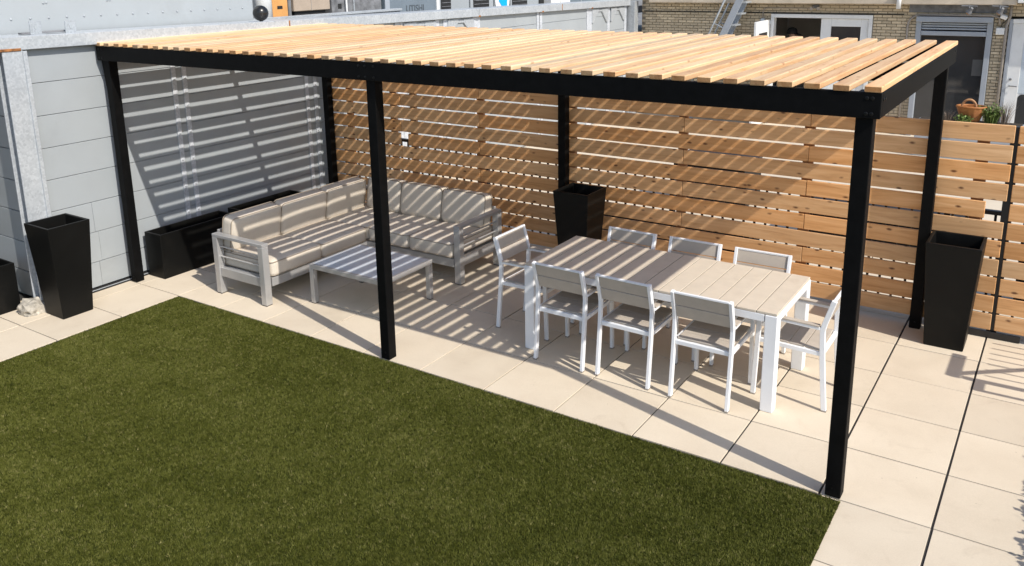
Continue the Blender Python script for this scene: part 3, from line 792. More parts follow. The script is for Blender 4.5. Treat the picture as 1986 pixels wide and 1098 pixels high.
for x0, x1 in ((fr + 0.006, -4.543), (-4.537, -3.972)):
    cushion('seat_cushion', (x1 - x0, 0.755, SZ), ((x0 + x1) / 2, ry0 - 0.01 + 0.3775, zc), r=0.04)
BTc, BHc = 0.17, 0.355
zbk = 0.428 + BHc / 2 - 0.012
tl = math.radians(10)
# back cushions: built lying (z = thickness) then stood up
for y0, y1 in ((0.345, 0.975), (0.981, 1.62), (1.626, 2.24)):
    cushion('back_cushion', (BHc, y1 - y0, BTc), (-5.72, (y0 + y1) / 2, zbk), (0, -PI / 2 + tl + PI, 0), r=0.05, puff=0.015)
for x0, x1 in ((-5.62, -5.125), (-5.119, -4.55), (-4.544, -3.985)):
    cushion('back_cushion', (x1 - x0, BHc, BTc), ((x0 + x1) / 2, 2.30, zbk), (PI / 2 - tl, 0, 0), r=0.05, puff=0.015)

# ================================================================== COFFEE TABLE
ct = thing('coffee_table', 'low silver coffee table with a pale grey top in front of the sofa', 'coffee table', (-4.365, 0.90, 0))
cw, cdp, chh = 0.93, 0.70, 0.395
box('table_top', (cw - 0.05, cdp - 0.05, 0.012), 'coffee_top', ct, (0, 0, chh - 0.007), bev=0.002)
for s in (-1, 1):
    box('frame_rail', (cw - 0.002, 0.03, 0.045), 'alu', ct, (0, s * (cdp / 2 - 0.015), chh - 0.0225), bev=0.003)
    box('frame_rail', (0.03, cdp - 0.062, 0.045), 'alu', ct, (s * (cw / 2 - 0.016), 0, chh - 0.0225), bev=0.003)
    for t_ in (-1, 1):
        box('leg', (0.05, 0.05, chh - 0.052), 'alu', ct, (s * (cw / 2 - 0.026), t_ * (cdp / 2 - 0.026), (chh - 0.046) / 2 + 0.003), bev=0.003)
        box('foot', (0.046, 0.046, 0.005), 'black_rubber', ct, (s * (cw / 2 - 0.026), t_ * (cdp / 2 - 0.026), 0.003), bev=0.001)

# ================================================================== DINING TABLE
TX0, TX1, TY0, TY1, TZ = -2.565, -0.515, 0.775, 1.635, 0.745
dt = thing('dining_table', 'long white framed dining table with taupe plank top', 'table', ((TX0 + TX1) / 2, (TY0 + TY1) / 2, 0))
tl_, tw_ = TX1 - TX0, TY1 - TY0
npk = 14; pk = (tl_ - 0.012) / npk
for k in range(npk):
    g = 0.006 if k != 6 else 0.008
    box('plank', (round(pk - g, 4), tw_ - 0.012, 0.018), 'teakresin', dt, (-tl_ / 2 + 0.006 + pk * (k + 0.5), random.uniform(-.0006, .0006), TZ - 0.009 + random.uniform(-.0006, .0004)), bev=0.002)
for s in (-1, 1):
    box('apron', (tl_ - 0.19, 0.03, 0.055), 'white', dt, (0, s * (tw_ / 2 - 0.02), TZ - 0.019 - 0.0285), bev=0.003)
    box('apron', (0.03, tw_ - 0.19, 0.055), 'white', dt, (s * (tl_ / 2 - 0.02), 0, TZ - 0.018 - 0.0285), bev=0.003)
    for t_ in (-1, 1):
        box('leg', (0.088, 0.088, TZ - 0.021), 'white', dt, (s * (tl_ / 2 - 0.046), t_ * (tw_ / 2 - 0.046), (TZ - 0.021) / 2 + 0.001), bev=0.005)
box('gap_shade_board', (tl_ - 0.03, tw_ - 0.03, 0.010), 'gap_shade_board', dt, (0, 0, TZ - 0.010), bev=0.001)  # dark sheet added under the planks so their gaps read as shaded
box('centre_rail', (tl_ - 0.1, 0.04, 0.03), 'white', dt, (0, 0, TZ - 0.042), bev=0.003)

# ================================================================== CHAIRS
def make_chair():
    t = thing('dining_chair', 'x', 'chair', (0, 0, 0), 0, 'white framed dining chairs around the table')
    hw = 0.213
    for s in (-1, 1):
        x = s * hw
        mb = MB(); mb.bar([(x, -0.268, 0.002), (x, -0.232, 0.40), (x, -0.222, 0.60), (x, -0.232, 0.65), (x, -0.285, 0.83)], 0.026, 0.036, (1, 0, 0))
        mb.build('rear_leg', 'white', t, bev=0.003)
        mb = MB(); mb.bar([(x, 0.235, 0.002), (x, 0.215, 0.622)], 0.026, 0.034, (1, 0, 0))
        mb.build('front_leg', 'white', t, bev=0.003)
        for fy in (-0.268, 0.235): box('foot_cap', (0.029, 0.039, 0.012), 'conduit', t, (x, fy, 0.0065), bev=0.002)
        mb = MB(); mb.bar([(x, -0.205, 0.615), (x, 0.236, 0.628)], 0.034, 0.020, (1, 0, 0))
        ar = mb.build('arm', 'white', t, bev=0.002)
        mb = MB(); mb.bar([(x, -0.200, 0.6315), (x, 0.236, 0.6445)], 0.042, 0.012, (1, 0, 0))
        mb.build('arm_pad', 'taupe_dark', ar, bev=0.002)
        mb = MB(); mb.bar([(x * 0.985, -0.212, 0.425), (x * 0.985, 0.21, 0.437)], 0.022, 0.030, (1, 0, 0)); mb.build('side_rail', 'white', t, bev=0.002)
    box('rear_rail', (2 * hw - 0.028, 0.026, 0.034), 'white', t, (0, -0.225, 0.424), bev=0.003)
    box('front_rail', (2 * hw - 0.028, 0.026, 0.034), 'white', t, (0, 0.222, 0.434), bev=0.003)
    for k in range(4):
        y = -0.155 + 0.108 * k
        box('seat_slat', (2 * hw - 0.036, 0.104, 0.014), 'taupe_dark', t, (0, y, 0.447 + 0.0028 * k), (0.026, 0, 0), bev=0.002)
    tilt = math.atan2(0.053, 0.18)
    for zc_, h in ((0.668, 0.100), (0.768, 0.096)):
        y = -0.232 - (zc_ - 0.65) * (0.053 / 0.18)
        box('back_slat', (2 * hw - 0.029, 0.013, h), 'taupe_dark', t, (0, y, zc_), (tilt, 0, 0), bev=0.002)
    mb = MB(); mb.bar([(-hw + 0.014, -0.2815, 0.822), (hw - 0.014, -0.2815, 0.822)], 0.022, 0.014, (0, 1, 0)); mb.build('top_rail', 'white', t, bev=0.002)
    return t
chair0 = make_chair()
spots = [(-2.163, 0.915, 0, 'white framed dining chair on the lawn side, nearest the sofa'),
         (-1.610, 0.925, 0, 'white framed dining chair on the lawn side, middle of its row'),
         (-1.003, 0.905, 0, 'white framed dining chair on the lawn side, nearest the right front pergola post'),
         (-2.085, 1.500, PI, 'white framed dining chair on the fence side, in front of the tall black planter'),
         (-1.505, 1.510, PI, 'white framed dining chair on the fence side, middle of its row'),
         (-0.935, 1.515, PI, 'white framed dining chair on the fence side, farthest right of its row'),
         (-2.715, 1.215, -PI / 2, 'white framed dining chair at the table end facing away from the sofa'),
         (-0.490, 1.215, PI / 2, 'white framed dining chair at the right table end, partly behind a black post')]
for k, (x, y, rz, lb_) in enumerate(spots):
    c = chair0 if k == 0 else copy_tree(chair0)
    c.location = (x, y, 0); c.rotation_euler = (0, 0, rz + random.uniform(-0.03, 0.03)); c['label'] = lb_

# ================================================================== BRICK BUILDING
BY = 12.0
bld = thing('brick_building', 'tan brick building with doors facing the terrace behind the fence', 'building', (-2.0, BY, 0))
BO = (-2.0, BY, 0)
def Bsp(n, lo, hi, mat, bev=0.003, par=None): return span(n, lo, hi, mat, par or bld, bev, BO)
openings = [(-4.05, -2.205), (-1.485, -0.295), (-0.06, 0.95)]
edges = [-6.76] + [e for o_ in openings for e in o_] + [6.0]
OT = 2.135
BD = 0.02      # depth of brick faces in front of the mortar bed
for k in range(0, len(edges), 2): Bsp('wall_core', (edges[k], BY + BD, 0), (edges[k + 1], BY + 0.3, OT), 'mortar', 0)
Bsp('wall_core', (-6.76, BY + BD, OT + 0.0005), (6.0, BY + 0.3, 3.2), 'mortar', 0)
BL, BC = 0.165, 0.0535
brick_me = box_mesh(BL - 0.010, BD + 0.012, BC - 0.011, 0.002).copy(); brick_me.materials.append(M['brick'])
cand = []
nrow = int(2.42 / BC)
for rI in range(nrow):
    z = (rI + 0.5) * BC
    x = -6.76 + (BL / 2 if rI % 2 else 0)
    while x < 5.9:
        x0, x1 = x, x + BL
        segs_ = [(x0, x1)]
        if z < OT + 0.01:
            for a, b in openings:
                nx = []
                for p, q in segs_:
                    if q <= a or p >= b: nx.append((p, q)); continue
                    if p < a - 0.03: nx.append((p, a))
                    if q > b + 0.03: nx.append((b, q))
                segs_ = nx
        for p, q in segs_:
            pri = 0
            if -6.75 < p < -4.05 and 1.62 < z < 2.33: pri = 3
            elif -2.23 < p < -1.48 and 1.62 < z < 2.33: pri = 3
            elif -4.15 < p < -0.2 and OT < z < 2.33: pri = 2
            elif -0.33 < p < -0.05: pri = 3 if z > 0.3 else 0
            cand.append((pri, p, z, q))
        x += BL
random.shuffle(cand)
cand.sort(key=lambda c: -c[0])
rest = MB()
for k, (pri, x0, z, x1) in enumerate(cand):
    if k < 300 and pri > 0:
        o = bpy.data.objects.new('brick', brick_me); link(o, bld)
        if x1 - x0 < BL - 0.001: o.scale.x = (x1 - x0 - 0.010) / (BL - 0.010)
        o.location = ((x0 + x1) / 2 + 2.0, (BD + 0.012) / 2 - 0.001 + random.uniform(-0.002, 0.002), z)
    else:
        rest.box((x0 + 0.005 + 2, random.uniform(-0.002, 0.002), z - BC / 2 + 0.0055), (x1 - 0.005 + 2, BD + 0.01, z + BC / 2 - 0.0055))
rs = rest.build('brickwork', 'brick', bld); rs['kind'] = 'stuff'
# canopy / fascia
Bsp('fascia', (-6.5, BY - 0.24, 2.335), (0.02, BY - 0.012, 2.62), 'canopy', 0.01)
Bsp('fascia', (0.03, BY - 0.30, 2.37), (6.0, BY - 0.012, 2.62), 'doorwhite', 0.01)
Bsp('roof', (-7.0, BY - 0.3, 2.63), (6.2, BY + 6, 2.75), 'canopy', 0.01)
Bsp('lintel_band', (-1.62, BY - 0.014, 2.19), (-0.12, BY - 0.003, 2.325), 'darkgrey', 0.002)
Bsp('cable_run', (-6.7, BY - 0.016, 2.145), (-1.7, BY - 0.003, 2.160), 'black_rubber', 0.002)
# rooms
for a, b in openings[:2]:
    Bsp('room_wall', (a - 0.6, BY + 3.3, 0), (b + 0.6, BY + 3.34, 2.4), 'room', 0)
    Bsp('room_wall', (a - 0.64, BY + 0.301, 0), (a - 0.601, BY + 3.3, 2.4), 'room', 0)
    Bsp('room_wall', (b + 0.601, BY + 0.301, 0), (b + 0.64, BY + 3.3, 2.4), 'room', 0)
    Bsp('room_ceiling', (a - 0.6, BY + 0.301, 2.41), (b + 0.6, BY + 3.3, 2.45), 'room', 0)
    Bsp('room_floor', (a - 0.6, BY + 0.301, 0.002), (b + 0.6, BY + 3.3, 0.01), 'room', 0)
# double door
df = bpy.data.objects.new('door_frame', None); link(df, bld)
def Dsp(n, lo, hi, mat, par=df, bev=0.004): return span(n, lo, hi, mat, par, bev, BO)
Dsp('jamb', (-4.045, BY - 0.03, 0), (-3.985, BY + 0.14, 2.06), 'doorwhite'); Dsp('jamb', (-2.275, BY - 0.03, 0), (-2.21, BY + 0.14, 2.06), 'doorwhite')
Dsp('head', (-4.045, BY - 0.03, 2.061), (-2.21, BY + 0.14, 2.13), 'doorwhite')
leaf = bpy.data.objects.new('door_leaf', None); link(leaf, bld)
x0, x1 = -3.115, -2.285
Dsp('stile', (x0, BY + 0.01, 0.02), (x0 + 0.185, BY + 0.055, 2.055), 'doorwhite', leaf); Dsp('stile', (x1 - 0.125, BY + 0.01, 0.02), (x1, BY + 0.055, 2.055), 'doorwhite', leaf)
Dsp('rail', (x0 + 0.186, BY + 0.01, 1.915), (x1 - 0.126, BY + 0.055, 2.055), 'doorwhite', leaf); Dsp('rail', (x0 + 0.186, BY + 0.01, 0.02), (x1 - 0.126, BY + 0.055, 0.9), 'doorwhite', leaf)
Dsp('pane', (x0 + 0.187, BY + 0.025, 0.901), (x1 - 0.127, BY + 0.04, 1.914), 'glass', leaf, 0.001)
leaf2 = bpy.data.objects.new('door_leaf', None); link(leaf2, bld)     # opened outwards
Dsp('panel', (-4.095, BY - 0.86, 0.03), (-4.05, BY - 0.034, 2.02), 'doorwhite', leaf2)
Dsp('pane', (-4.0495, BY - 0.70, 0.95), (-4.046, BY - 0.20, 1.80), 'glass', leaf2, 0.0005)
Dsp('closer', (-4.06, BY - 0.032, 1.93), (-3.98, BY - 0.005, 2.0), 'doorwhite', leaf2)
# glazed shutter door
sh = bpy.data.objects.new('shutter_door', None); link(sh, bld)
a, b = -1.482, -0.298
Dsp('jamb', (a, BY - 0.05, 0), (a + 0.085, BY + 0.12, 2.03), 'greypaint', sh); Dsp('jamb', (b - 0.085, BY - 0.05, 0), (b, BY + 0.12, 2.03), 'greypaint', sh)
Dsp('shutter_box', (a, BY - 0.11, 2.031), (b, BY + 0.10, 2.125), 'greypaint', sh, 0.008)
for k, z in enumerate((1.985, 1.945, 1.90)):
    Dsp('shutter_slat', (a + 0.088, BY - 0.02 - 0.006 * k, z), (b - 0.088, BY + 0.01, z + 0.03), 'greypaint', sh, 0.004)
Dsp('head_rail', (a + 0.088, BY - 0.05, 1.80), (b - 0.088, BY + 0.08, 1.875), 'greypaint', sh)
Dsp('pane', (a + 0.087, BY + 0.05, 0.02), (b - 0.087, BY + 0.062, 1.799), 'glass', sh, 0.001)
mb = MB(); mb.lathe([(0.02, 0), (0.02, 0.03), (0.01, 0.035)], 12); q = mb.build('knob', 'galv_dull', sh); q.location = (-0.98 + 2.0, 0.045, 1.05); q.rotation_euler = (PI / 2, 0, 0)
# dim patch on the pane, standing in for a reflection
Dsp('pane_reflection', (-0.55, BY + 0.0445, 1.12), (-0.40, BY + 0.049, 1.40), 'pane_reflection', sh, 0.0005)
# white door at right
wd = bpy.data.objects.new('white_door', None); link(wd, bld)
Dsp('jamb', (-0.062, BY - 0.035, 0), (-0.012, BY + 0.12, 2.10), 'greypaint', wd)
Dsp('head', (-0.011, BY - 0.035, 2.03), (0.95, BY + 0.12, 2.10), 'doorwhite', wd)
Dsp('stile', (-0.010, BY - 0.015, 0.02), (0.175, BY + 0.04, 2.028), 'doorwhite', wd)
Dsp('upper_panel', (0.176, BY - 0.002, 0.86), (0.94, BY + 0.03, 2.028), 'frost', wd, 0.003)
pts = rounded_rect(0.74, 0.80, 0.07, 5); mb = MB(); n_ = len(pts)
mb.add([(px_, -0.0, pz_) for px_, pz_ in pts] + [(px_, 0.03, pz_) for px_, pz_ in pts], [tuple(range(n_)), tuple(range(2 * n_ - 1, n_ - 1, -1))] + [(k, (k + 1) % n_, n_ + (k + 1) % n_, n_ + k) for k in range(n_)])
q = mb.build('lower_pane', 'glass', wd); q.location = (0.555 + 2.0, -0.004, 0.45)
Dsp('lower_frame', (0.176, BY + 0.003, 0.02), (0.94, BY + 0.04, 0.858), 'doorwhite', wd)
mb = MB(); mb.tube([(0.05, -0.02, 0), (0.05, -0.06, 0), (0.14, -0.06, 0)], 0.011, 8); mb.lathe([(0.027, 0.0), (0.027, 0.012)], 14)
hn = MB(); hn.tube([(0, -0.012, 0), (0, -0.055, 0), (0.11, -0.055, -0.005)], 0.010, 8)
h_ = hn.build('handle', 'darkgrey', wd); h_.location = (0.045 + 2.0, 0, 0.99)
hn = MB(); hn.lathe([(0.02, 0), (0.02, 0.018), (0.01, 0.022)], 12)
h_ = hn.build('lock', 'darkgrey', wd); h_.location = (0.05 + 2.0, -0.0155, 1.10); h_.rotation_euler = (PI / 2, 0, 0)

# things fixed on the facade
def pipe(name, pts, r, mat, label, cat, group=None):
    mb = MB(); mb.tube(pts, r, 10); o = mb.build(name, mat, None, smooth=True); return tag(o, label, cat, group)
yc = BY - 0.035
arc = [(-1.62, yc, 0.05), (-1.62, yc, 1.95)] + [(-1.62 + 0.20 * (1 - math.cos(a)), yc, 1.95 + 0.20 * math.sin(a)) for a in np.linspace(0.2, PI / 2, 7)] + [(-0.32, yc - 0.06, 2.155), (-0.22, yc, 2.12), (-0.2, yc, 2.0)]
pipe('conduit', arc, 0.018, 'conduit', 'grey conduit bending over the glazed shutter door', 'conduit')
pipe('conduit', [(-0.10, yc, 0.05), (-0.10, yc, 1.98), (-0.06, yc, 2.15), (-0.06, yc, 2.33)], 0.022, 'conduit', 'grey pipe running up between brick pier and white door', 'conduit')
arc = [(-4.2, yc, 2.03), (-4.2, yc, 2.14)] + [(-4.2 + 0.08 * (1 - math.cos(a)), yc, 2.16 + 0.08 * math.sin(a)) for a in np.linspace(0.3, PI / 2, 5)] + [(-3.2, yc, 2.245)]
pipe('conduit', arc, 0.009, 'conduit', 'thin conduit above the open double door, ending at a round sensor', 'conduit')
mb = MB(); mb.lathe([(0.06, 0), (0.06, 0.03), (0.045, 0.04)], 18); o = mb.build('sensor', 'conduit', None, loc=(-4.2, BY - 0.003, 2.0), rot=(PI / 2, 0, 0)); tag(o, 'round grey sensor on brick wall left of the double door', 'sensor')
mb = MB(); mb.lathe([(0.042, 0), (0.04, 0.01)], 18); q = mb.build('lens', 'frost', o); q.location = (0, 0, 0.041)
dn = thing('downspout', 'short white downspout hanging under the beige fascia', 'downspout', (-1.755, BY - 0.29, 2.26))
mb = MB(); mb.tube([(0, 0, 0), (0, 0.0, 0.30)], 0.038, 12); mb.build('pipe', 'doorwhite', dn, smooth=True)
mb = MB(); mb.tube([(0, 0, 0.20), (0, 0, 0.225)], 0.044, 12); mb.build('collar', 'doorwhite', dn, smooth=True)
def flood(x, label):
    t = thing('flood_lamp', label, 'lamp', (x, BY - 0.25, 2.33), 0, 'lamps under the fascia')
    mb = MB(); mb.tube([(0, 0, 0), (0.0, -0.02, -0.05)], 0.012, 8); mb.tube([(-0.12, 0, -0.012), (0.12, 0, -0.02)], 0.014, 8); mb.build('bracket', 'darkgrey', t)
    mb = MB(); mb.lathe([(0.022, 0.10), (0.03, 0.05), (0.05, 0.0)], 14); hd = mb.build('head', 'darkgrey', t); hd.location = (0.0, -0.03, -0.115); hd.rotation_euler = (0.5, 0.6, 0)
    mb = MB(); mb.lathe([(0.046, -0.002), (0.036, -0.018), (0.01, -0.026)], 14); l = mb.build('lens', 'orange_lamp', hd)
flood(-0.66, 'dark flood lamp with amber lens above the glazed shutter door')
flood(-0.21, 'dark flood lamp with amber lens above the brick pier')
jb = box('junction_box', (0.125, 0.06, 0.115), 'doorwhite', None, (-0.185, BY - 0.034, 1.895), bev=0.008); tag(jb, 'white junction box on the brick pier', 'box')
mb = MB(); mb.tube([(0, 0, 0.05), (0.02, -0.01, 0.12), (0.09, 0.0, 0.2)], 0.008, 6); mb.build('cable', 'black_rubber', jb)
cm = thing('security_light', 'small white security light above the junction box', 'light', (-0.155, BY - 0.06, 2.14))
mb = MB(); mb.box((-0.05, -0.06, -0.03), (0.05, 0.04, 0.03)); q = mb.build('head', 'doorwhite', cm, bev=0.008); q.rotation_euler = (0.3, 0.35, 0.2)
mb = MB(); mb.tube([(0, 0.03, 0), (0, 0.058, 0)], 0.02, 8); mb.build('arm', 'doorwhite', cm)
ss = thing('spotlight', 'small twin spotlight under the fascia above the open door', 'spotlight', (-3.22, BY - 0.06, 2.26))
mb = MB(); mb.box((-0.05, 0.0, -0.02), (0.06, 0.05, 0.045)); mb.build('body', 'darkgrey', ss, bev=0.006)
for s in (-1, 1):
    mb = MB(); mb.lathe([(0.02, 0), (0.032, 0.05)], 12); q = mb.build('head', 'conduit', ss); q.location = (0.05 * s, -0.005, 0); q.rotation_euler = (PI / 2 + 0.4, 0, 0.3 * s)

# ladder in front of the brick wall
ld = thing('ship_ladder', 'steep blue-grey steel ship ladder with handrails against the brick wall', 'ladder', (-5.6, 11.45, 0))
def lp(t, dx=0): return (0.80 + (t - 1.73) * 0.445 + dx, t)
for k, dy in enumerate((0, 0.34)):
    off = 0.0
    mb = MB(); mb.bar([(lp(0)[0], dy, 0.0), (lp(3.2)[0], dy, 3.2)], 0.03, 0.13, (0, 1, 0)); mb.build('stringer', 'greypaint', ld, bev=0.003)
    mb = MB(); mb.tube([(lp(0.6)[0] - 0.29, dy, 0.6), (lp(3.2)[0] - 0.29, dy, 3.2)], 0.019, 8); hr = mb.build('handrail', 'galv_dull', ld, smooth=True)
    for z in (1.0, 1.96, 2.8):
        mb = MB(); mb.tube([(lp(z)[0] - 0.28, dy, z), (lp(z)[0] - 0.1, dy, z - 0.08), (lp(z)[0] - 0.02, dy, z - 0.10)], 0.013, 6); mb.build('rail_bracket', 'galv_dull', ld, smooth=True)
for k in range(14):
    z = 0.21 + 0.215 * k
    mb = MB(); mb.box((lp(z)[0] - 0.03, 0.018, z - 0.015), (lp(z)[0] + 0.15, 0.322, z + 0.015)); mb.build('tread', 'galv_dull', ld, bev=0.003)

# ------------------------------------------------------------------ person in the doorway
def make_person():
    vs, es, rs = [], [], []
    def add(p, r, par=None):
        vs.append(p); rs.append(r)
        if par is not None: es.append((par, len(vs) - 1))
        return len(vs) - 1
    pel = add((0, 0, 0.96), (0.15, 0.11)); wst = add((0, 0, 1.10), (0.135, 0.10), pel); cht = add((0, 0.0, 1.30), (0.165, 0.115), wst)
    sht = add((0, 0, 1.44), (0.12, 0.085), cht); nk = add((0, -0.005, 1.51), (0.06, 0.06), sht); nk2 = add((0.0, -0.01, 1.57), (0.058, 0.062), nk)
    jaw = add((0.015, -0.01, 1.62), (0.066, 0.062), nk2); fc = add((0.018, -0.01, 1.69), (0.086, 0.074), jaw); tp_ = add((0.0, -0.005, 1.765), (0.082, 0.072), fc)
    add((0.105, -0.01, 1.675), (0.012, 0.012), fc)
    for s in (-1, 1):
        h = add((0.0, s * 0.095, 0.90), (0.092, 0.09), pel); kn = add((0.015, s * 0.10, 0.50), (0.06, 0.06), h); an = add((0, s * 0.10, 0.10), (0.042, 0.042), kn)
        he = add((0.02, s * 0.10, 0.045), (0.042, 0.040), an); add((0.19, s * 0.115, 0.032), (0.040, 0.030), he)
        sh_ = add((0, s * 0.185, 1.42), (0.062, 0.062), sht); el = add((-0.02, s * 0.235, 1.13), (0.043, 0.043), sh_); wr = add((0.06, s * 0.235, 0.89), (0.030, 0.026), el)
        pm = add((0.085, s * 0.23, 0.81), (0.036, 0.022), wr)
        for q, (ox_, ln) in enumerate(((-0.03, 0.075), (-0.01, 0.09), (0.012, 0.085), (0.03, 0.07))):
            f1 = add((0.085 + ox_, s * 0.23, 0.775), (0.010, 0.010), pm); f2 = add((0.09 + ox_, s * 0.225, 0.775 - ln * 0.5), (0.009, 0.009), f1); add((0.098 + ox_, s * 0.215, 0.775 - ln), (0.0075, 0.0075), f2)
        t1 = add((0.125, s * 0.21, 0.835), (0.011, 0.011), pm); add((0.14, s * 0.20, 0.80), (0.009, 0.009), t1)
    me = bpy.data.meshes.new('person'); me.from_pydata(vs, es, [])
    o = bpy.data.objects.new('person_src', me); COL.objects.link(o)
    md = o.modifiers.new('skin', 'SKIN')
    for i, sv in enumerate(me.skin_vertices[0].data): sv.radius = rs[i]; sv.use_root = (i == 0)
    sb = o.modifiers.new('sub', 'SUBSURF'); sb.levels = 2; sb.render_levels = 2
    dg = bpy.context.evaluated_depsgraph_get(); ev = o.evaluated_get(dg)
    out = bpy.data.meshes.new_from_object(ev); bpy.data.objects.remove(o)
    for mn in ('skin', 'shirt', 'cap'): out.materials.append(M[mn])
    for p in out.polygons:
        p.use_smooth = True
        z = p.center.z; ay = abs(p.center.y)
        p.material_index = 0 if (z > 1.50 or (z < 0.90 and ay > 0.19 and z > 0.6)) else (1 if z > 0.95 or ay > 0.2 else 2)
    b = bpy.data.objects.new('person', out); COL.objects.link(b)
    mb = MB(); prof = [(0.095, -0.01), (0.097, 0.02), (0.092, 0.06), (0.07, 0.095), (0.03, 0.112), (0.004, 0.115)]
    mb.lathe(prof, 20, (0.0, -0.008, 1.715), 1.06, 0.92)
    c = mb.build('cap', 'cap', b, smooth=True)
    mb = MB(); k = 9; top = []; 
    for z in (0.0, 0.008):
        for i in range(k):
            a_ = -0.95 + 1.9 * i / (k - 1); top.append((0.085 * math.cos(a_), 0.085 * math.sin(a_), 1.712 + z))
        for i in range(k):
            a_ = -0.95 + 1.9 * i / (k - 1); top.append((0.06 + 0.135 * math.cos(a_), 0.075 * math.sin(a_), 1.695 + z - 0.01 * math.cos(a_)))
    fs = []
    for L_ in (0, 2 * k):
        for i in range(k - 1): fs.append((L_ + i, L_ + i + 1, L_ + k + i + 1, L_ + k + i))
    for i in range(k - 1): fs.append((k + i, k + i + 1, 3 * k + i + 1, 3 * k + i))
    fs += [(0, k, 3 * k, 2 * k), (k - 1, 2 * k - 1, 4 * k - 1, 3 * k - 1)]
    mb.add(top, fs); mb.build('cap_brim', 'cap', c)
    for s in (-1, 1):
        mb = MB(); mb.lathe([(0.011, 0), (0.009, 0.006), (0.002, 0.009)], 8); e = mb.build('eye', 'cap', b); e.location = (0.097, -0.01 + s * 0.032, 1.688); e.rotation_euler = (0, PI / 2, 0)
        mb = MB(); mb.lathe([(0.028, -0.006), (0.03, 0.0), (0.02, 0.01)], 10, sx=0.6); e = mb.build('ear', 'skin', b); e.location = (0.0, -0.01 + s * 0.078, 1.67); e.rotation_euler = (-s * PI / 2, 0, 0)
    b['label'] = 'person in a dark peaked cap standing inside the open doorway'; b['category'] = 'person'
    return b
person = make_person(); person.location = (-3.80, 12.62, 0.0115); person.rotation_euler = (0, 0, -0.25)

# ------------------------------------------------------------------ basket and plants behind the fence
tr = thing('planter_trough', 'grey planter trough behind the fence under the wicker basket', 'planter', (-0.35, 10.45, 0))
mb = MB(); mb.box((-0.75, -0.22, 0), (0.75, 0.22, 0.56)); mb.build('body', 'greypaint', tr, bev=0.01)
mb = MB(); mb.box((-0.72, -0.19, 0.561), (0.72, 0.19, 0.575)); mb.build('soil', 'soil', tr)
bk = thing('wicker_basket', 'brown wicker basket with a round handle among the plants beyond the fence', 'basket', (-0.345, 10.42, 0.60))
mb = MB(); nC = 11
for k in range(nC):
    t_ = k / (nC - 1); r0 = 0.125 + 0.075 * t_; z = 0.012 + 0.205 * t_
    mb.tube([((r0 + 0.004 * math.sin(14 * a)) * math.cos(a), (0.75 * r0 + 0.004 * math.sin(14 * a)) * math.sin(a), z) for a in np.linspace(0, 2 * PI, 40, endpoint=False)], 0.0125, 6, closed=True)
mb.build('weave', 'wicker', bk, smooth=True)
mb = MB(); mb.lathe([(0.12, 0.0), (0.19, 0.20)], 24, sy=0.75); mb.build('lining', 'wicker', bk)
mb = MB(); mb.tube([(0.205 * math.cos(a), 0.155 * math.sin(a), 0.225) for a in np.linspace(0, 2 * PI, 36, endpoint=False)], 0.017, 8, closed=True); mb.build('rim', 'wicker', bk, smooth=True)
mb = MB(); mb.tube([(-0.03 + 0.10 * math.cos(a), -0.06, 0.215 + 0.125 * math.sin(a)) for a in np.linspace(0, PI, 16)], 0.019, 8); mb.build('handle', 'wicker', bk, smooth=True)
def tuft(name, loc, n, h, sp, mat, label, cat, wdt=0.008):
    t = thing(name, label, cat, loc); mb = MB()
    for k in range(n):
        a = random.uniform(0, 2 * PI); r0 = random.uniform(0, sp * 0.4); ln = h * random.uniform(0.5, 1); out = random.uniform(0.1, 0.8) * sp
        p0 = Vector((r0 * math.cos(a), r0 * math.sin(a), 0)); p1 = p0 + Vector((out * 0.4 * math.cos(a), out * 0.4 * math.sin(a), ln * 0.6)); p2 = p0 + Vector((out * math.cos(a), out * math.sin(a), ln))
        b_ = random.uniform(0, PI); wv = Vector((math.cos(b_), math.sin(b_), 0)) * wdt
        mb.add([p0 - wv, p0 + wv, p1 + wv * 0.8, p1 - wv * 0.8, p2], [(0, 1, 2, 3), (3, 2, 4)])
        if mat == 'leaf':
            for q in range(3):
                c_ = p1.lerp(p2, random.random()); d_ = Vector((random.uniform(-1, 1), random.uniform(-1, 1), random.uniform(-.3, .8))).normalized() * 0.05; e_ = d_.cross(Vector((0.3, 0.2, 1))).normalized() * 0.014
                mb.add([c_, c_ + d_ * .5 + e_, c_ + d_, c_ + d_ * .5 - e_], [(0, 1, 2, 3)])
    mb.build('foliage', mat, t)
    mb = MB(); mb.tube([(0, 0, -0.02), (0, 0, 0.05)], 0.02, 6); mb.build('stem', 'drytwig', t)
tuft('leafy_plant', (-0.05, 10.40, 0.575), 150, 0.30, 0.20, 'leaf', 'bushy green plant right of the wicker basket', 'plant')
tuft('leafy_plant', (-0.42, 10.22, 0.56), 60, 0.16, 0.16, 'leaf', 'low green plant in front of the wicker basket', 'plant')
tuft('dry_plant', (0.12, 10.40, 0.575), 90, 0.42, 0.20, 'drytwig', 'dry twiggy plant in front of the white door', 'plant', 0.004)
tuft('dry_plant', (-0.66, 10.35, 0.575), 110, 0.20, 0.16, 'drytwig', 'dark dry plant left of the wicker basket', 'plant', 0.005)

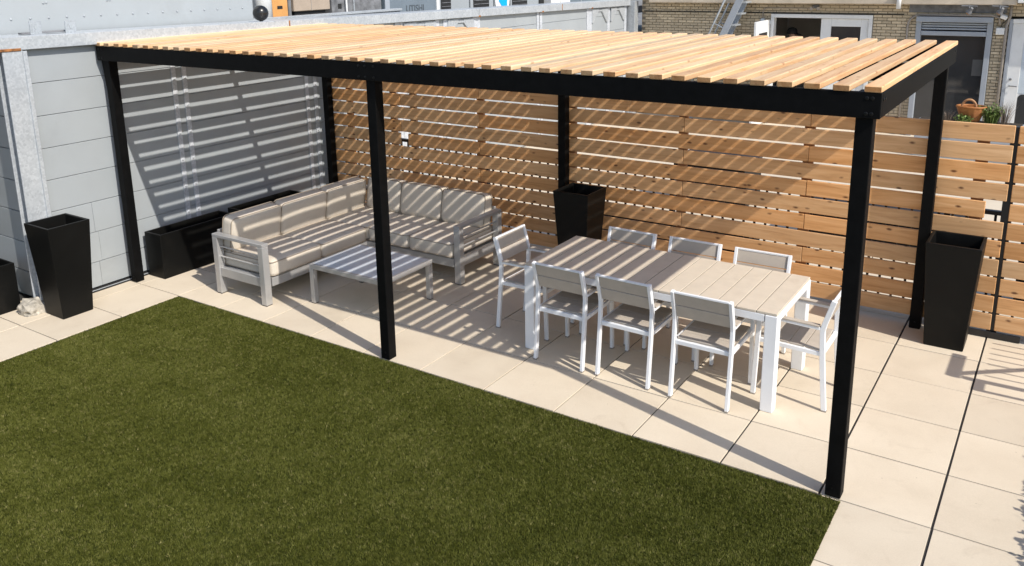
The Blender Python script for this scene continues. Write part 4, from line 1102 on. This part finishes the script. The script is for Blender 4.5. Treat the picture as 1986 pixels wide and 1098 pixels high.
# ================================================================== ROOFTOP BEYOND THE WALL
struct(span('upper_roof', (-40, -8, 2.02), (-7.57, 40, 2.18), 'ground', None, 0))
ball = thing('finial_ball', 'glossy black ball on a short stem on the wall top', 'ball', (-7.12, 2.19, 2.50))
mb = MB(); mb.lathe([(max(0.002, 0.092 * math.cos(a)), 0.10 + 0.092 * math.sin(a)) for a in np.linspace(-PI / 2, PI / 2, 17)], 24); mb.build('sphere', 'ball', ball, smooth=True)
mb = MB(); mb.tube([(0, 0, 0.0), (0, 0, 0.03)], 0.02, 10); mb.build('stem', 'ball', ball)
fl = thing('flue_pipe', 'white vertical flue pipe right behind the black ball', 'pipe', (-8.6, 3.50, 2.18))
mb = MB(); mb.tube([(0, 0, 0), (0, 0, 1.4)], 0.13, 18); mb.build('pipe', 'doorwhite', fl, smooth=True)
mb = MB(); mb.tube([(0, 0, 0.12), (0, 0, 0.2)], 0.15, 18); mb.build('collar', 'galv', fl, smooth=True)
def crate(name, lo, hi, mat, label, cat, extra=None):
    c = ((lo[0] + hi[0]) / 2, (lo[1] + hi[1]) / 2, lo[2])
    t = thing(name, label, cat, c); span('body', lo, hi, mat, t, 0.01, c)
    for e in (extra or []): span(e[0], e[1], e[2], e[3], t, 0.003, c)
    return t
RX = -9.0
crate('wooden_crate', (RX - 0.4, 4.03, 2.18), (RX, 4.33, 3.2), 'orange_wood', 'orange plywood crate on the roof beside the white flue pipe', 'crate', [('slot', (RX + 0.001, 4.12, 2.535), (RX + 0.006, 4.22, 2.58), 'black_rubber')])
crate('steel_post', (RX - 0.2, 4.36, 2.18), (RX - 0.02, 4.42, 3.2), 'darkgrey', 'dark upright post between plywood crate and brown box', 'post', [('cap', (RX - 0.21, 4.35, 3.201), (RX - 0.01, 4.43, 3.22), 'darkgrey')])
crate('storage_box', (RX - 0.6, 4.45, 2.48), (RX, 5.21, 3.2), 'cardboard', 'dusty brown boxy unit on the roof beyond the wall', 'box', [('seam', (RX + 0.001, 4.80, 2.48), (RX + 0.006, 4.812, 3.2), 'conduit'), ('plinth', (RX - 0.55, 4.5, 2.18), (RX - 0.05, 5.15, 2.479), 'black_rubber')])
crate('machine_housing', (RX - 0.6, 5.25, 2.18), (RX, 6.42, 3.3), 'darkgrey', 'mottled dark grey machine housing on the roof left of the slate cabinet', 'machine', [('edge_trim', (RX + 0.001, 5.72, 2.18), (RX + 0.02, 5.75, 3.3), 'galv_dull'), ('lever', (RX + 0.03, 5.52, 2.42), (RX + 0.05, 5.55, 2.64), 'doorwhite'), ('hole', (RX + 0.001, 5.38, 2.48), (RX + 0.006, 5.46, 2.56), 'black_rubber')])
cab = crate('equipment_cabinet', (RX - 0.7, 6.50, 2.18), (RX, 7.92, 3.4), 'cabinet', 'slate blue equipment cabinet with dark lettering on the roof', 'cabinet', [('corner_strip', (RX - 0.02, 7.921, 2.18), (RX + 0.015, 8.00, 3.4), 'doorwhite'), ('corner_strip', (RX + 0.001, 6.50, 2.18), (RX + 0.012, 6.62, 3.4), 'greypaint')])  # white strip is the highlight along the cabinet edge, put into colour
tx = bpy.data.curves.new('letters', 'FONT'); tx.body = 'UTISHI'; tx.size = 0.17; tx.extrude = 0.003
to = bpy.data.objects.new('tmp_text', tx); COL.objects.link(to)
dg = bpy.context.evaluated_depsgraph_get(); tme = bpy.data.meshes.new_from_object(to.evaluated_get(dg)); bpy.data.objects.remove(to)
tme.materials.clear(); tme.materials.append(M['letters'])
lo_ = bpy.data.objects.new('lettering', tme); link(lo_, cab); lo_.location = Vector((RX + 0.004, 7.05, 2.345)) - cab.location; lo_.rotation_euler = (PI / 2, 0, PI / 2)
# louvred units and pale panels further along
def louvre_unit(y0, y1, label, lv):
    c = (RX - 0.3, (y0 + y1) / 2, 2.18)
    t = thing('louvred_unit', label, 'vent unit', c, 0, 'louvred roof units')
    span('body', (RX - 0.6, y0, 2.18), (RX, y1, 3.4), 'panel', t, 0.01, c)
    for a, b in lv:
        v = span('vent', (RX + 0.001, a, 2.20), (RX + 0.006, b, 3.3), 'black_rubber', t, 0.001, c)
        for k in range(9):
            box('louvre', (0.012, b - a - 0.04, 0.008), 'darkgrey', v, (0.008, 0, -0.50 + 0.07 * k), (0, 0.5, 0), bev=0.001)
louvre_unit(8.03, 8.95, 'pale louvred roof unit next to the slate cabinet', [(8.05, 8.36)])
louvre_unit(9.0, 9.78, 'pale louvred roof unit left of the blue round sign', [(9.08, 9.62)])
louvre_unit(10.42, 11.2, 'pale louvred roof unit right of the blue round sign', [(10.46, 11.05)])
crate('white_cabinet', (RX - 0.5, 11.9, 2.0), (RX + 0.1, 12.75, 3.2), 'doorwhite', 'bright white cabinet on the roof near the far end of the wall', 'cabinet', [('door_seam', (RX + 0.101, 12.3, 2.0), (RX + 0.104, 12.31, 3.2), 'conduit')])
crate('roof_unit', (RX - 0.6, 12.8, 2.0), (RX, 15.0, 3.2), 'cabinet', 'slate grey roof unit at the far end of the wall', 'roof unit', [('trim', (RX + 0.001, 13.4, 2.0), (RX + 0.02, 13.45, 3.2), 'galv_dull')])
crate('roof_unit', (RX - 0.6, 11.25, 2.0), (RX - 0.05, 11.8, 3.2), 'panel', 'pale grey roof unit left of the bright white cabinet', 'roof unit', [('trim', (RX - 0.049, 11.6, 2.0), (RX - 0.03, 11.8, 3.2), 'black_rubber')])
sg = thing('round_sign', 'round white sign with a bright blue patch on a pale post', 'sign', (RX + 0.0, 10.1, 2.18))
span('post', (RX - 0.06, 9.86, 2.18), (RX - 0.03, 10.38, 3.2), 'panel', sg, 0.004, (RX, 10.1, 2.18))
mb = MB(); mb.lathe([(0.26, 0), (0.26, 0.012)], 28); q = mb.build('disc', 'doorwhite', sg); q.location = (-0.02, 0.02, 0.24); q.rotation_euler = (0, PI / 2, 0)
mb = MB(); pr = [(0.17 * math.cos(a) , 0.17 * math.sin(a)) for a in np.linspace(-0.35, PI - 0.9, 14)]; pr = [(-0.14, -0.02), (-0.02, -0.14), (0.16, -0.14)] + pr
mb.add([(0, a, b) for a, b in pr] + [(0.004, a, b) for a, b in pr], [tuple(range(len(pr))), tuple(range(2 * len(pr) - 1, len(pr) - 1, -1))] + [(k, (k + 1) % len(pr), len(pr) + (k + 1) % len(pr), len(pr) + k) for k in range(len(pr))])
q = mb.build('blue_patch', 'blue', sg); q.location = (-0.004, 0.02, 0.26)
# second low parapet rail behind the wall
pr_ = thing('parapet_rail', 'low galvanised parapet rail with dark straps behind the wall top', 'rail', (-8.15, 4.2, 2.18))
span('sheet', (-8.17, 2.9, 2.18), (-8.15, 5.9, 2.44), 'galv_dull', pr_, 0.002, (-8.15, 4.2, 2.18))
span('cap', (-8.22, 2.9, 2.441), (-8.10, 5.9, 2.475), 'galv', pr_, 0.003, (-8.15, 4.2, 2.18))
for y in (3.75, 4.30): span('strap', (-8.149, y, 2.18), (-8.125, y + 0.05, 2.44), 'black_rubber', pr_, 0.002, (-8.15, 4.2, 2.18))
nb = thing('neighbour_building', 'grey building wall closing the view beyond the roof units', 'building', (-14, 14, 0))
span('wall', (-16, -6, 2.18), (-14, 34, 9), 'panel', nb, 0.01, (-14, 14, 0))
for y in range(0, 30, 3): span('window', (-13.999, y, 3.4), (-13.97, y + 1.2, 4.8), 'glass', nb, 0.003, (-14, 14, 0))

# ================================================================== JUST OUTSIDE THE FRAME (unseen, added to throw the shadows at lower right)
h = 1.30; dx, dy = 1.04 * h, -0.265 * h
stl = thing('shadow_bars', 'unseen raised grey steel landing of open bars beyond the right photo edge, throwing barred shadow', 'grille', (0.46 + dx, 2.0 + dy, 0))  # invented bar frame, added out of view for its striped shadow
LO = tuple(stl.location)
for k in range(7):
    y = 2.20 + 0.112 * k
    span('bar', (0.66 + dx, y + dy - 0.006, h - 0.02), (2.0 + dx, y + dy + 0.006, h), 'galv_dull', stl, 0.002, LO)
span('front_beam', (0.52 + dx, 2.06 + dy, h - 0.05), (2.0 + dx, 2.11 + dy, h), 'galv_dull', stl, 0.003, LO)
span('front_beam', (0.66 + dx, 1.90 + dy, h - 0.03), (2.0 + dx, 1.93 + dy, h), 'galv_dull', stl, 0.003, LO)
span('stub', (0.60 + dx, 1.90 + dy, h - 0.03), (0.66 + dx, 2.06 + dy, h), 'galv_dull', stl, 0.003, LO)
span('side_beam', (0.41 + dx, 2.06 + dy, h - 0.05), (0.47 + dx, 2.50 + dy, h), 'galv_dull', stl, 0.003, LO)
mb = MB(); mb.bar([(0.43 + dx - LO[0], 2.11 + dy - LO[1], h - 0.03), (1.5 + dx - LO[0], 2.95 + dy - LO[1], h - 0.03)], 0.05, 0.02, (0, 0, 1)); mb.build('brace', 'galv_dull', stl)
for xx in (1.9, ):
    for yy in (2.08, 2.85): span('leg', (xx + dx, yy + dy, 0.002), (xx + dx + 0.05, yy + dy + 0.05, h - 0.051), 'galv_dull', stl, 0.003, LO)
shadow_hedge = thing('shadow_shrub', 'unseen green shrub in a trough beyond the right edge, added to throw a ragged shadow', 'shrub', (1.85, 0.4, 0))  # invented leafy mass, added out of view for its jagged shadow
mb = MB()
for k in range(30000):
    p = Vector((random.uniform(-0.22, 0.3), random.uniform(-1.6, 1.05), random.uniform(0.20, 0.60)))
    d_ = Vector((random.uniform(-1, 1), random.uniform(-1, 1), random.uniform(-1, 1))).normalized() * 0.04; e_ = d_.cross(Vector((random.random(), random.random(), 1))).normalized() * 0.017
    mb.add([p, p + d_ * .5 + e_, p + d_, p + d_ * .5 - e_], [(0, 1, 2, 3)])
mb.build('foliage', 'leaf', shadow_hedge)
mb = MB(); mb.box((-0.2, -1.2, 0.002), (0.25, 1.0, 0.25)); mb.build('trough', 'planter', shadow_hedge, bev=0.006)
